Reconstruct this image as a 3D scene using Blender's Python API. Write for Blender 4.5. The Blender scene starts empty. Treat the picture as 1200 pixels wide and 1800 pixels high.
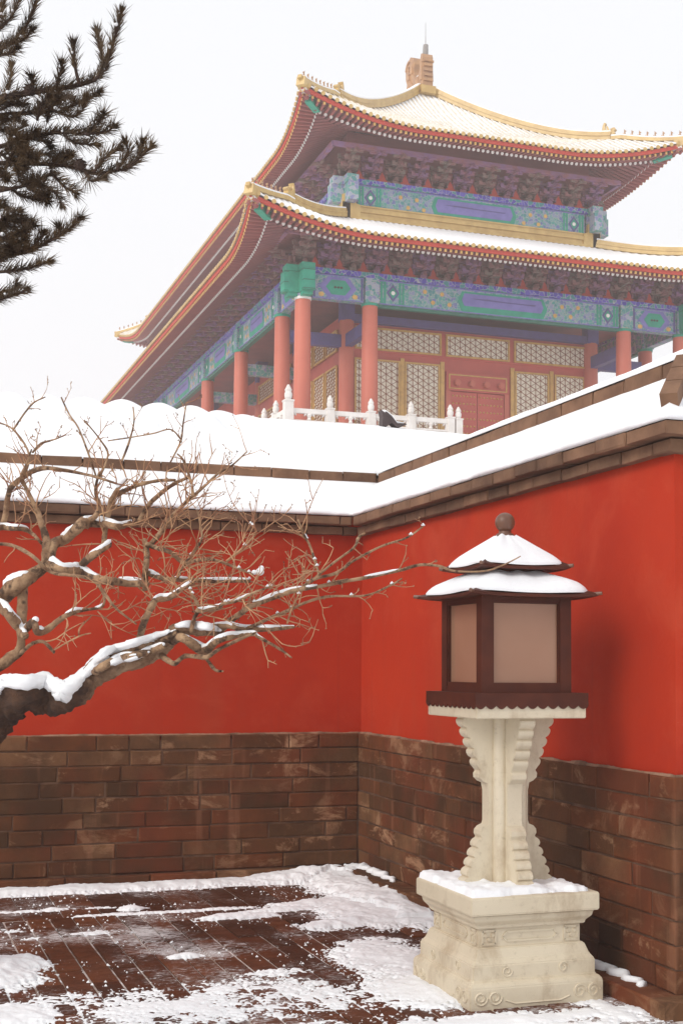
import bpy, bmesh, math, random
import numpy as np
from mathutils import Vector, Matrix, noise as mnoise

# ------------------------------------------------------------------ camera
F, PX0, PY0 = 2350.0, 600.0, 1051.0           # focal length and principal point in photo pixels (1200 x 1800)
CAM = Vector((-3.62, -9.96, 1.60))
YAW, TILT, ROLL = math.radians(19.1), math.radians(3.0), math.radians(0.36)
scene = bpy.context.scene
COL = scene.collection
_f0 = Vector((math.sin(YAW), math.cos(YAW), 0)); _r0 = Vector((math.cos(YAW), -math.sin(YAW), 0)); _u0 = Vector((0, 0, 1))
FWD = _f0 * math.cos(TILT) + _u0 * math.sin(TILT)
_u1 = _u0 * math.cos(TILT) - _f0 * math.sin(TILT)
RGT = _r0 * math.cos(ROLL) + _u1 * math.sin(ROLL)
UPV = _u1 * math.cos(ROLL) - _r0 * math.sin(ROLL)
cam_d = bpy.data.cameras.new('camera'); cam = bpy.data.objects.new('camera', cam_d); COL.objects.link(cam)
cam.matrix_world = Matrix(((RGT.x, UPV.x, -FWD.x, CAM.x), (RGT.y, UPV.y, -FWD.y, CAM.y), (RGT.z, UPV.z, -FWD.z, CAM.z), (0, 0, 0, 1)))
cam_d.sensor_fit = 'VERTICAL'; cam_d.sensor_height = 36.0; cam_d.sensor_width = 24.0
cam_d.lens = F / 1800.0 * 36.0
cam_d.shift_y = (PY0 - 900.0) / 1800.0
cam_d.clip_start = 0.1; cam_d.clip_end = 1000.0
scene.camera = cam

# ------------------------------------------------------------------ sky, sun, exposure
SUN_EL, SUN_AZ = math.radians(33), math.radians(246)      # azimuth clockwise from +Y (north)
world = bpy.data.worlds.new('World'); scene.world = world; world.use_nodes = True
wn = world.node_tree; wn.nodes.clear()
w_out = wn.nodes.new('ShaderNodeOutputWorld'); w_bg = wn.nodes.new('ShaderNodeBackground')
w_sky = wn.nodes.new('ShaderNodeTexSky'); w_sky.sky_type = 'NISHITA'; w_sky.sun_disc = False
w_sky.sun_elevation = SUN_EL; w_sky.sun_rotation = SUN_AZ; w_sky.air_density = 1.0; w_sky.dust_density = 4.0
w_hsv = wn.nodes.new('ShaderNodeHueSaturation'); w_hsv.inputs['Saturation'].default_value = 0.30
w_mix = wn.nodes.new('ShaderNodeMix'); w_mix.data_type = 'RGBA'; w_mix.inputs[0].default_value = 0.88   # an even overcast deck over the clear sky
w_mix.inputs[7].default_value = (8.75, 9.0, 9.3, 1)
wn.links.new(w_sky.outputs[0], w_hsv.inputs['Color']); wn.links.new(w_hsv.outputs[0], w_mix.inputs[6])
wn.links.new(w_mix.outputs[2], w_bg.inputs[0]); w_bg.inputs[1].default_value = 0.10
wn.links.new(w_bg.outputs[0], w_out.inputs[0])
sun_d = bpy.data.lights.new('sun', 'SUN'); sun_d.energy = 1.5; sun_d.angle = math.radians(26); sun_d.color = (1.0, 0.95, 0.88)
sun = bpy.data.objects.new('sun', sun_d); COL.objects.link(sun)
_sd = Vector((math.sin(SUN_AZ) * math.cos(SUN_EL), math.cos(SUN_AZ) * math.cos(SUN_EL), math.sin(SUN_EL)))
sun.rotation_euler = _sd.to_track_quat('Z', 'Y').to_euler(); sun.location = (-20, -20, 30)
vs = scene.view_settings; vs.view_transform = 'Standard'; vs.look = 'None'; vs.gamma = 1.0; vs.exposure = 0.27; vs.use_curve_mapping = False
scene.render.engine = 'CYCLES'
cy = scene.cycles; cy.use_denoising = True; cy.max_bounces = 6; cy.diffuse_bounces = 4; cy.glossy_bounces = 2
cy.transmission_bounces = 4; cy.volume_bounces = 1; cy.transparent_max_bounces = 6

# ------------------------------------------------------------------ helpers
rng = random.Random(7)
def ray(px, py): return FWD + RGT * ((px - PX0) / F) + UPV * ((PY0 - py) / F)
def at(px, py, depth): return CAM + ray(px, py) * depth
def at_z(px, py, z=0.0):
    d = ray(px, py); return CAM + d * ((z - CAM.z) / d.z)
def project(p):
    v = Vector(p) - CAM; d = v.dot(FWD); return PX0 + F * v.dot(RGT) / d, PY0 - F * v.dot(UPV) / d
def tag(o, label=None, cat=None, group=None, kind=None):
    if label: o['label'] = label
    if cat: o['category'] = cat
    if group: o['group'] = group
    if kind: o['kind'] = kind
    return o
def empty(name, loc=(0, 0, 0), rz=0):
    o = bpy.data.objects.new(name, None); COL.objects.link(o); o.location = loc; o.rotation_euler = (0, 0, rz)
    o.empty_display_size = 0.2
    return o
def link(name, me, parent=None, loc=None, rz=0.0, mat=None):
    o = bpy.data.objects.new(name, me); COL.objects.link(o)
    if parent: o.parent = parent
    if loc is not None: o.location = loc
    if rz: o.rotation_euler = (0, 0, rz)
    if mat is not None and not me.materials: me.materials.append(mat)
    return o
class MB:
    """collects vertices and faces; build() links them as one mesh object"""
    def __init__(s): s.v = []; s.f = []; s.m = []
    def add(s, vs, fs, mi=0):
        n = len(s.v); s.v.extend([tuple(p) for p in vs])
        for f in fs: s.f.append(tuple(i + n for i in f)); s.m.append(mi)
        return s
    def box(s, a, b, mi=0):
        (x0, y0, z0), (x1, y1, z1) = a, b
        x0, x1 = min(x0, x1), max(x0, x1); y0, y1 = min(y0, y1), max(y0, y1); z0, z1 = min(z0, z1), max(z0, z1)
        return s.add([(x0, y0, z0), (x1, y0, z0), (x1, y1, z0), (x0, y1, z0), (x0, y0, z1), (x1, y0, z1), (x1, y1, z1), (x0, y1, z1)],
                     [(0, 3, 2, 1), (4, 5, 6, 7), (0, 1, 5, 4), (1, 2, 6, 5), (2, 3, 7, 6), (3, 0, 4, 7)], mi)
    def bar(s, p, q, w, h, up=(0, 0, 1), mi=0):
        p, q = Vector(p), Vector(q); d = (q - p).normalized(); up = Vector(up)
        r = d.cross(up); r = r.normalized() if r.length > 1e-6 else Vector((1, 0, 0)); u = r.cross(d)
        vs = [c + r * a * w / 2 + u * b * h / 2 for c in (p, q) for a, b in ((-1, -1), (1, -1), (1, 1), (-1, 1))]
        return s.add(vs, [(0, 3, 2, 1), (4, 5, 6, 7), (0, 1, 5, 4), (1, 2, 6, 5), (2, 3, 7, 6), (3, 0, 4, 7)], mi)
    def cyl(s, p, q, r0, r1=None, n=10, mi=0, caps=True):
        r1 = r0 if r1 is None else r1
        p, q = Vector(p), Vector(q); d = (q - p).normalized()
        a = Vector((0, 0, 1)) if abs(d.z) < 0.9 else Vector((1, 0, 0)); x = d.cross(a).normalized(); y = d.cross(x)
        vs = []
        for c, r in ((p, r0), (q, r1)):
            for i in range(n):
                t = 2 * math.pi * i / n; vs.append(c + (x * math.cos(t) + y * math.sin(t)) * r)
        fs = [(i, (i + 1) % n, n + (i + 1) % n, n + i) for i in range(n)]
        if caps: fs += [tuple(range(n - 1, -1, -1)), tuple(range(n, 2 * n))]
        return s.add(vs, fs, mi)
    def lathe(s, prof, n=20, c=(0, 0, 0), mi=0):
        vs = []; fs = []
        for r, z in prof:
            for i in range(n):
                t = 2 * math.pi * i / n; vs.append((c[0] + r * math.cos(t), c[1] + r * math.sin(t), c[2] + z))
        for k in range(len(prof) - 1):
            for i in range(n): fs.append((k * n + i, k * n + (i + 1) % n, (k + 1) * n + (i + 1) % n, (k + 1) * n + i))
        fs.append(tuple(range(n - 1, -1, -1))); fs.append(tuple(range((len(prof) - 1) * n, len(prof) * n)))
        return s.add(vs, fs, mi)
    def square_lathe(s, prof, c=(0, 0), mi=0):
        """stacked square rings: prof of (half_side, z)"""
        vs = []; fs = []
        for h, z in prof: vs += [(c[0] - h, c[1] - h, z), (c[0] + h, c[1] - h, z), (c[0] + h, c[1] + h, z), (c[0] - h, c[1] + h, z)]
        for k in range(len(prof) - 1):
            for i in range(4): fs.append((k * 4 + i, k * 4 + (i + 1) % 4, k * 4 + 4 + (i + 1) % 4, k * 4 + 4 + i))
        n = len(prof); fs.append((3, 2, 1, 0)); fs.append((n * 4 - 4, n * 4 - 3, n * 4 - 2, n * 4 - 1))
        return s.add(vs, fs, mi)
    def prism(s, poly, fn0, fn1, mi=0):
        """poly: 2-D outline; fn0/fn1 map (a,b) to the 3-D front and back outline"""
        n = len(poly); vs = [fn0(*p) for p in poly] + [fn1(*p) for p in poly]
        fs = [tuple(range(n)), tuple(range(2 * n - 1, n - 1, -1))] + [(i, n + i, n + (i + 1) % n, (i + 1) % n) for i in range(n)]
        return s.add(vs, fs, mi)
    def tube(s, pts, rad, n=8, mi=0, rough=0.0, rg=None, caps=True):
        pts = [Vector(p) for p in pts]; m = len(pts)
        prev = None; vs = []
        for i, p in enumerate(pts):
            d = (pts[min(i + 1, m - 1)] - pts[max(i - 1, 0)]).normalized()
            if prev is None:
                a = Vector((0, 0, 1)) if abs(d.z) < 0.9 else Vector((1, 0, 0)); x = d.cross(a).normalized()
            else:
                x = (prev - d * prev.dot(d)).normalized()
            prev = x; y = d.cross(x)
            for k in range(n):
                t = 2 * math.pi * k / n; r = rad[i]
                if rough: r *= 1 + rough * (mnoise.noise(p * 9.0 + Vector((math.cos(t), math.sin(t), 0)) * 1.3) + .7 * mnoise.noise(p * 34.0 + Vector((math.cos(t), math.sin(t), 0)) * 2.1))
                vs.append(p + (x * math.cos(t) + y * math.sin(t)) * r)
        fs = [(i * n + k, i * n + (k + 1) % n, (i + 1) * n + (k + 1) % n, (i + 1) * n + k) for i in range(m - 1) for k in range(n)]
        if caps: fs += [tuple(range(n - 1, -1, -1)), tuple(range((m - 1) * n, m * n))]
        return s.add(vs, fs, mi)
    def mesh(s, name, mats, smooth=False):
        me = bpy.data.meshes.new(name); me.from_pydata(s.v, [], s.f)
        for mt in (mats if isinstance(mats, (list, tuple)) else [mats]): me.materials.append(mt)
        if any(s.m): me.polygons.foreach_set('material_index', s.m)
        if smooth: me.polygons.foreach_set('use_smooth', [True] * len(s.f))
        me.update(); return me
    def build(s, name, mats, parent=None, smooth=False, loc=None, rz=0, angle=None):
        me = s.mesh(name, mats, smooth or angle is not None)
        if angle is not None: me.set_sharp_from_angle(angle=math.radians(angle))
        return link(name, me, parent, loc, rz)
def recalc(o):
    bm = bmesh.new(); bm.from_mesh(o.data); bmesh.ops.recalc_face_normals(bm, faces=bm.faces); bm.to_mesh(o.data); bm.free(); return o
def grid_mesh(name, P, mats, smooth=True, parent=None):
    """P: (n, m, 3) array of points"""
    n, m = P.shape[:2]
    idx = np.arange(n * m).reshape(n, m)
    f = np.stack([idx[:-1, :-1], idx[1:, :-1], idx[1:, 1:], idx[:-1, 1:]], -1).reshape(-1, 4)
    me = bpy.data.meshes.new(name); me.from_pydata(P.reshape(-1, 3).tolist(), [], f.tolist())
    for mt in (mats if isinstance(mats, (list, tuple)) else [mats]): me.materials.append(mt)
    me.polygons.foreach_set('use_smooth', [smooth] * len(f)); me.update()
    return link(name, me, parent)
def vnoise(x, y, seed=0):
    """vectorised smooth value noise in [0,1]"""
    xi = np.floor(x).astype(np.int64); yi = np.floor(y).astype(np.int64); xf = x - xi; yf = y - yi
    def h(a, b):
        n = (a * 374761393 + b * 668265263 + seed * 1442695041) & 0xFFFFFFFF
        n = ((n ^ (n >> 13)) * 1274126177) & 0xFFFFFFFF
        return ((n ^ (n >> 16)) & 0xFFFF) / 65535.0
    u = xf * xf * (3 - 2 * xf); v = yf * yf * (3 - 2 * yf)
    return (h(xi, yi) * (1 - u) + h(xi + 1, yi) * u) * (1 - v) + (h(xi, yi + 1) * (1 - u) + h(xi + 1, yi + 1) * u) * v
def fbm(x, y, seed=0, octv=4):
    t = 0; a = 0.5; s = 0
    for i in range(octv): t = t + a * vnoise(x * 2 ** i, y * 2 ** i, seed + i); s += a; a *= 0.5
    return t / s
def catmull(pts, k=4):
    """pts: list of tuples (any length); returns a denser smooth list"""
    out = []; n = len(pts)
    for i in range(n - 1):
        p0, p1, p2, p3 = pts[max(i - 1, 0)], pts[i], pts[i + 1], pts[min(i + 2, n - 1)]
        for j in range(k):
            t = j / k
            out.append(tuple(0.5 * (2 * b + (c - a) * t + (2 * a - 5 * b + 4 * c - d) * t * t + (3 * b - a - 3 * c + d) * t ** 3) for a, b, c, d in zip(p0, p1, p2, p3)))
    out.append(tuple(pts[-1])); return out

# ------------------------------------------------------------------ materials
class NT:
    def __init__(s, name):
        s.mat = bpy.data.materials.new(name); s.mat.use_nodes = True; s.t = s.mat.node_tree
        s.b = s.t.nodes['Principled BSDF']; s.pos = None
    def n(s, ty): return s.t.nodes.new(ty)
    def l(s, a, b): s.t.links.new(a, b)
    def coord(s, obj=False):
        if obj:
            g = s.n('ShaderNodeTexCoord'); return g.outputs['Object']
        if s.pos is None: s.pos = s.n('ShaderNodeNewGeometry').outputs['Position']
        return s.pos
    def mapping(s, sc, obj=False):
        m = s.n('ShaderNodeMapping'); m.inputs['Scale'].default_value = sc; s.l(s.coord(obj), m.inputs[0]); return m.outputs[0]
    def noise(s, scale, detail=4, rough=0.55, vec=None, dist=0.0):
        t = s.n('ShaderNodeTexNoise'); t.inputs['Scale'].default_value = scale; t.inputs['Detail'].default_value = detail
        t.inputs['Roughness'].default_value = rough; t.inputs['Distortion'].default_value = dist
        s.l(vec if vec is not None else s.coord(), t.inputs['Vector']); return t.outputs['Fac']
    def voro(s, scale, vec=None, out='Color', feat='F1'):
        t = s.n('ShaderNodeTexVoronoi'); t.feature = feat; t.inputs['Scale'].default_value = scale
        s.l(vec if vec is not None else s.coord(), t.inputs['Vector']); return t.outputs[out]
    def ramp(s, fac, stops, interp='LINEAR'):
        r = s.n('ShaderNodeValToRGB'); r.color_ramp.interpolation = interp; e = r.color_ramp.elements
        while len(e) < len(stops): e.new(0.5)
        for el, (p, c) in zip(e, stops):
            el.position = p; el.color = (c if len(c) == 4 else (*c, 1)) if not isinstance(c, (int, float)) else (c, c, c, 1)
        s.l(fac, r.inputs[0]); return r.outputs[0]
    def mix(s, fac, a, b, mode='MIX'):
        m = s.n('ShaderNodeMix'); m.data_type = 'RGBA'; m.blend_type = mode
        for sock, v in ((m.inputs[0], fac), (m.inputs[6], a), (m.inputs[7], b)):
            if isinstance(v, (int, float)): sock.default_value = v if sock == m.inputs[0] else (v, v, v, 1)
            elif isinstance(v, tuple): sock.default_value = (*v, 1) if len(v) == 3 else v
            else: s.l(v, sock)
        return m.outputs[2]
    def rand(s):
        return s.n('ShaderNodeObjectInfo').outputs['Random']
    def col(s, c): s.l(c, s.b.inputs['Base Color'])
    def rough(s, r):
        if isinstance(r, (int, float)): s.b.inputs['Roughness'].default_value = r
        else: s.l(r, s.b.inputs['Roughness'])
    def bump(s, h, strength=0.3, dist=0.01):
        b = s.n('ShaderNodeBump'); b.inputs['Strength'].default_value = strength; b.inputs['Distance'].default_value = dist
        s.l(h, b.inputs['Height']); s.l(b.outputs[0], s.b.inputs['Normal'])
def simple(name, c1, c2=None, scale=6, rough=0.7, bump=0.0, bscale=40, bdist=0.004, metallic=0.0, spec=None, objrand=0.0):
    m = NT(name); c2 = c2 or tuple(x * 0.75 for x in c1)
    c = m.mix(m.ramp(m.noise(scale), [(0.35, 0.0), (0.65, 1.0)]), c1, c2)
    if objrand:
        c = m.mix(1.0, c, m.ramp(m.rand(), [(0, 1 - objrand), (1, 1 + objrand)]), 'MULTIPLY')
    m.col(c); m.rough(rough); m.b.inputs['Metallic'].default_value = metallic
    if spec is not None: m.b.inputs['Specular IOR Level'].default_value = spec
    if bump: m.bump(m.noise(bscale, 6), bump, bdist)
    return m.mat
MAT = {}
def mk_plaster():
    m = NT('red_plaster')
    c = m.mix(m.ramp(m.noise(0.9, 5), [(0.3, 0.0), (0.7, 1.0)]), (0.46, 0.033, 0.006), (0.38, 0.021, 0.004))
    st = m.ramp(m.noise(1.0, 6, 0.6, m.mapping((2.2, 2.2, 0.35))), [(0.52, 0.0), (0.75, 0.55)])
    c = m.mix(st, c, (0.36, 0.046, 0.014))
    pale = m.ramp(m.noise(1.7, 7, 0.68, None, 0.4), [(0.50, 0.0), (0.72, 0.55)])
    c = m.mix(pale, c, (0.50, 0.062, 0.024))
    damp = m.ramp(m.noise(0.7, 5, 0.6), [(0.52, 0.0), (0.72, 0.6)])
    c = m.mix(damp, c, (0.30, 0.016, 0.004))
    run = m.ramp(m.noise(1.0, 4, 0.6, m.mapping((14, 14, 0.5))), [(0.60, 0.0), (0.72, 0.30)])
    c = m.mix(run, c, (0.30, 0.030, 0.012))
    sp = m.ramp(m.noise(55, 3), [(0.70, 0.0), (0.78, 0.4)])
    c = m.mix(sp, c, (0.48, 0.11, 0.07))
    m.col(c); m.rough(0.82); m.b.inputs['Specular IOR Level'].default_value = 0.25
    h = m.mix(0.35, m.noise(3.0, 5), m.noise(45, 5)); m.bump(h, 0.35, 0.012); return m.mat
def mk_brick():
    m = NT('grey_brown_brick')
    base = m.ramp(m.rand(), [(0.0, (0.060, 0.026, 0.010)), (0.3, (0.100, 0.044, 0.018)), (0.55, (0.155, 0.048, 0.016)), (0.8, (0.140, 0.064, 0.028)), (1.0, (0.210, 0.100, 0.046))])
    c = m.mix(m.ramp(m.noise(5, 6, 0.65), [(0.3, 0.0), (0.7, 0.75)]), base, (0.060, 0.026, 0.011))
    red = m.ramp(m.noise(1.6, 4), [(0.45, 0.0), (0.65, 0.55)])
    c = m.mix(red, c, (0.17, 0.036, 0.014))
    eff = m.ramp(m.noise(2.6, 8, 0.72, m.mapping((1.0, 1.0, 1.6)), 0.6), [(0.54, 0.0), (0.63, 0.85)])
    gate = m.ramp(m.n('ShaderNodeObjectInfo').outputs['Random'], [(0.0, 0.0), (0.30, 0.15), (0.42, 1.0), (0.52, 0.2), (0.75, 0.9), (0.8, 0.1), (1.0, 0.7)])
    c = m.mix(m.mix(1.0, eff, gate, 'MULTIPLY'), c, (0.42, 0.24, 0.135))
    stv = m.ramp(m.noise(1.0, 3, 0.5, m.mapping((9, 9, 0.7))), [(0.60, 0.0), (0.68, 0.30)])
    c = m.mix(stv, c, (0.33, 0.15, 0.085))
    c = m.mix(m.ramp(m.noise(1.1, 5, 0.6), [(0.50, 0.0), (0.66, 0.6)]), c, (0.050, 0.022, 0.009))
    m.col(c); m.rough(0.9); m.b.inputs['Specular IOR Level'].default_value = 0.2
    m.bump(m.mix(0.5, m.noise(22, 6, 0.7), m.noise(110, 4)), 0.55, 0.008); return m.mat
def mk_paver():
    m = NT('wet_paving_brick')
    base = m.ramp(m.rand(), [(0.0, (0.060, 0.017, 0.005)), (0.5, (0.110, 0.030, 0.009)), (1.0, (0.160, 0.048, 0.016))])
    c = m.mix(m.ramp(m.noise(7, 6, 0.65), [(0.35, 0.0), (0.7, 0.6)]), base, (0.035, 0.014, 0.008))
    dust = m.ramp(m.mix(0.45, m.noise(30, 8, 0.85, m.mapping((0.6, 1.6, 1.0))), m.noise(1.3, 4)), [(0.53, 0.0), (0.585, 0.9)])      # thin frost caught in the brick's pores
    c = m.mix(dust, c, (0.70, 0.68, 0.68))
    m.col(c); m.rough(m.ramp(m.noise(3.5, 4), [(0.35, 0.42), (0.65, 0.75)])); m.b.inputs['Specular IOR Level'].default_value = 0.16; m.bump(m.noise(60, 5), 0.4, 0.004); return m.mat
def mk_snow(name='snow_surface', bs=0.5):
    m = NT(name)
    c = m.mix(m.ramp(m.noise(4, 5), [(0.3, 0.0), (0.7, 1.0)]), (0.90, 0.905, 0.92), (0.87, 0.88, 0.90)); m.col(c)
    m.rough(0.75); m.b.inputs['Specular IOR Level'].default_value = 0.15
    m.bump(m.mix(0.4, m.noise(14, 5), m.noise(160, 5, 0.7)), bs, 0.012); return m.mat
def mk_marble():
    m = NT('cream_marble')
    c = m.mix(m.ramp(m.noise(3.5, 6, 0.6), [(0.3, 0.0), (0.7, 1.0)]), (0.67, 0.585, 0.44), (0.59, 0.505, 0.37))
    st = m.ramp(m.noise(6, 7, 0.7, m.mapping((1, 1, 0.5))), [(0.52, 0.0), (0.68, 0.62)])
    c = m.mix(st, c, (0.40, 0.30, 0.19))
    c = m.mix(m.ramp(m.noise(28, 6, 0.7), [(0.58, 0.0), (0.70, 0.45)]), c, (0.36, 0.29, 0.20)); m.col(c)
    m.rough(0.55); m.bump(m.mix(0.5, m.noise(9, 5), m.noise(90, 5)), 0.35, 0.004); return m.mat
def mk_bark(name, a, b, moss):
    m = NT(name)
    c = m.mix(m.ramp(m.noise(14, 6, 0.65), [(0.35, 0.0), (0.65, 1.0)]), a, b)
    c = m.mix(m.ramp(m.noise(9, 5, 0.7), [(0.52, 0.0), (0.60, 0.85)]), c, moss)
    c = m.mix(m.ramp(m.voro(19, out='Distance'), [(0.10, 0.9), (0.30, 0.0)]), c, moss)
    m.col(c); m.rough(0.85); m.bump(m.mix(0.5, m.noise(30, 7, 0.7), m.noise(120, 4)), 0.9, 0.012); return m.mat
def mk_paint(name, cols, scale=4.0, gold=True):
    m = NT(name); v = m.coord()
    sep = m.n('ShaderNodeSeparateColor'); m.l(m.voro(scale, v), sep.inputs[0])
    n = len(cols); c = m.ramp(sep.outputs[0], [(i / n, cc) for i, cc in enumerate(cols)], 'CONSTANT')
    edge = m.ramp(m.voro(scale, v, 'Distance', 'DISTANCE_TO_EDGE'), [(0.0, 1.0), (0.06, 0.0)])
    c = m.mix(edge, c, (0.40, 0.42, 0.40))
    if gold:
        d = m.ramp(m.voro(scale * 1.9, v, 'Distance'), [(0.13, 1.0), (0.17, 0.0)]); c = m.mix(d, c, (0.70, 0.50, 0.22))
    m.col(c); m.rough(0.6); return m.mat
MAT['plaster'] = mk_plaster(); MAT['brick'] = mk_brick(); MAT['paver'] = mk_paver(); MAT['snow'] = mk_snow(); MAT['marble'] = mk_marble()
MAT['coping'] = simple('weathered_coping_brick', (0.20, 0.105, 0.058), (0.115, 0.056, 0.030), 5, 0.9, 0.6, 30, 0.008, objrand=0.22)
MAT['mortar'] = simple('lime_mortar', (0.14, 0.072, 0.040), (0.065, 0.030, 0.016), 9, 0.95, 0.5, 60)
MAT['fillet'] = simple('pale_mortar', (0.34, 0.19, 0.12), (0.14, 0.07, 0.04), 8, 0.95, 0.6, 50)
MAT['joint'] = simple('frosted_joint', (0.72, 0.66, 0.62), (0.30, 0.20, 0.15), 5, 0.9, 0.4, 60)
MAT['lampwood'] = simple('dark_brown_lacquer', (0.085, 0.019, 0.008), (0.060, 0.013, 0.006), 8, 0.55, 0.15, 70, 0.002, spec=0.22)
MAT['bronze'] = simple('brown_finial_paint', (0.17, 0.075, 0.042), (0.12, 0.05, 0.028), 10, 0.4, 0.1, 60, 0.002)
MAT['bark'] = mk_bark('plum_bark', (0.47, 0.30, 0.170), (0.19, 0.095, 0.048), (0.055, 0.026, 0.014))
MAT['oldbark'] = mk_bark('old_trunk_bark', (0.100, 0.044, 0.020), (0.034, 0.014, 0.007), (0.18, 0.105, 0.06))
def mk_trunk():
    m = NT('trunk_bark')
    a = m.mix(m.ramp(m.noise(14, 6, 0.65), [(0.35, 0.0), (0.65, 1.0)]), (0.100, 0.044, 0.020), (0.034, 0.014, 0.007))
    b = m.mix(m.ramp(m.noise(14, 6, 0.65), [(0.35, 0.0), (0.65, 1.0)]), (0.42, 0.27, 0.165), (0.22, 0.12, 0.065))
    sx = m.n('ShaderNodeSeparateXYZ'); m.l(m.coord(), sx.inputs[0])
    mr = m.n('ShaderNodeMapRange'); mr.inputs[1].default_value = TRUNK_X - 0.10; mr.inputs[2].default_value = TRUNK_X + 0.10; m.l(sx.outputs[0], mr.inputs[0])
    f = m.ramp(m.mix(0.5, mr.outputs[0], m.noise(11, 5, 0.7)), [(0.40, 0.0), (0.60, 1.0)])     # young bark takes over from the old bole
    c = m.mix(f, a, b); c = m.mix(m.ramp(m.voro(26, out='Distance'), [(0.0, 0.7), (0.18, 0.0)]), c, (0.05, 0.024, 0.013))
    m.col(c); m.rough(0.85); m.bump(m.mix(0.5, m.noise(30, 7, 0.7), m.noise(120, 4)), 1.0, 0.014); return m.mat
TRUNK_X = at(158, 1195, 6.8).x
MAT['trunk'] = mk_trunk()
MAT['twig'] = simple('twig_bark', (0.56, 0.33, 0.17), (0.30, 0.12, 0.06), 9, 0.75)
MAT['needle'] = simple('pine_needle', (0.110, 0.062, 0.022), (0.040, 0.021, 0.008), 12, 0.6)
MAT['pinebark'] = simple('pine_bark', (0.045, 0.022, 0.013), (0.025, 0.012, 0.008), 14, 0.9, 0.6, 60)
MAT['snow_soft'] = mk_snow('clinging_snow', 0.35)
MAT['lacquer'] = simple('red_column_lacquer', (0.56, 0.140, 0.085), (0.50, 0.115, 0.070), 0.8, 0.5, 0.1, 6, 0.02)
MAT['redwood'] = simple('red_painted_wood', (0.54, 0.100, 0.070), (0.47, 0.085, 0.062), 1.2, 0.6)
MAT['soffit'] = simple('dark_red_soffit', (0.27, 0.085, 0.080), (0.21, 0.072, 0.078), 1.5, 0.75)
MAT['fascia'] = simple('vermilion_fascia', (0.55, 0.045, 0.022), (0.48, 0.038, 0.02), 3, 0.6)
MAT['gold'] = simple('yellow_glazed_tile', (0.60, 0.42, 0.15), (0.48, 0.31, 0.10), 2.5, 0.35)
MAT['goldpaint'] = simple('gilded_trim', (0.66, 0.40, 0.10), (0.52, 0.30, 0.08), 5, 0.45)
MAT['tilesnow'] = simple('snow_dusted_tile', (0.70, 0.60, 0.46), (0.82, 0.79, 0.74), 5, 0.6)
MAT['palesculpt'] = simple('weathered_ridge_glaze', (0.46, 0.25, 0.11), (0.36, 0.20, 0.11), 4, 0.5, 0.5, 6, 0.05)
MAT['rafterred'] = simple('dull_red_rafter', (0.33, 0.080, 0.070), (0.27, 0.070, 0.068), 2, 0.7)
MAT['blue'] = simple('ultramarine_paint', (0.095, 0.085, 0.27), (0.085, 0.075, 0.20), 3, 0.6)
MAT['violet'] = simple('violet_blue_paint', (0.20, 0.18, 0.46), (0.15, 0.14, 0.38), 3, 0.6)
MAT['green'] = simple('malachite_paint', (0.012, 0.33, 0.21), (0.010, 0.25, 0.17), 3, 0.6)
MAT['darkgreen'] = simple('dark_green_paint', (0.01, 0.16, 0.11), (0.01, 0.11, 0.08), 3, 0.6)
MAT['white'] = simple('white_paint', (0.80, 0.78, 0.74), (0.74, 0.72, 0.68), 5, 0.6)
MAT['paper'] = simple('window_paper', (0.88, 0.83, 0.70), (0.82, 0.76, 0.62), 3, 0.8)
MAT['lattice'] = simple('lattice_wood', (0.36, 0.17, 0.085), (0.28, 0.12, 0.06), 4, 0.7)
MAT['beampaint'] = mk_paint('painted_beam_pattern', [(0.05, 0.24, 0.25), (0.12, 0.16, 0.36), (0.07, 0.30, 0.27), (0.22, 0.27, 0.40), (0.16, 0.32, 0.33)], 8.0)
MAT['sidepaint'] = mk_paint('side_beam_pattern', [(0.07, 0.27, 0.27), (0.20, 0.22, 0.40), (0.10, 0.30, 0.28), (0.32, 0.36, 0.45)], 6.0)
MAT['meander'] = mk_paint('meander_band', [(0.05, 0.04, 0.34), (0.03, 0.22, 0.24), (0.10, 0.08, 0.42)], 6.0, False)
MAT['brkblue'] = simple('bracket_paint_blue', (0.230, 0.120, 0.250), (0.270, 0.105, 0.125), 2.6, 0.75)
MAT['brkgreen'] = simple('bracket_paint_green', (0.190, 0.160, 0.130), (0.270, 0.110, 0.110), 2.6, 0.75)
MAT['stone'] = simple('white_balustrade_stone', (0.80, 0.77, 0.74), (0.70, 0.66, 0.62), 3, 0.75, 0.3, 10, 0.02)
MAT['greytile'] = simple('dark_grey_tile', (0.07, 0.05, 0.05), (0.045, 0.03, 0.03), 8, 0.7)
MAT['iron'] = simple('grey_iron', (0.30, 0.29, 0.27), (0.22, 0.2, 0.19), 4, 0.5)
MAT['ground'] = simple('snowy_ground', (0.85, 0.85, 0.87), (0.72, 0.70, 0.70), 0.6, 0.85, 0.4, 6)
def mk_frost():
    m = NT('frosted_glass')
    c = m.mix(m.ramp(m.noise(2.5, 4), [(0.3, 0.0), (0.7, 1.0)]), (0.47, 0.255, 0.165), (0.41, 0.215, 0.135)); m.col(c)
    m.rough(0.16); m.b.inputs['Transmission Weight'].default_value = 0.0
    tr = m.n('ShaderNodeBsdfTranslucent'); tr.inputs[0].default_value = (0.70, 0.52, 0.44, 1)
    ms = m.n('ShaderNodeMixShader'); ms.inputs[0].default_value = 0.25
    m.l(m.b.outputs[0], ms.inputs[1]); m.l(tr.outputs[0], ms.inputs[2]); m.l(ms.outputs[0], m.t.nodes['Material Output'].inputs[0]); return m.mat
MAT['frost'] = mk_frost()

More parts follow.
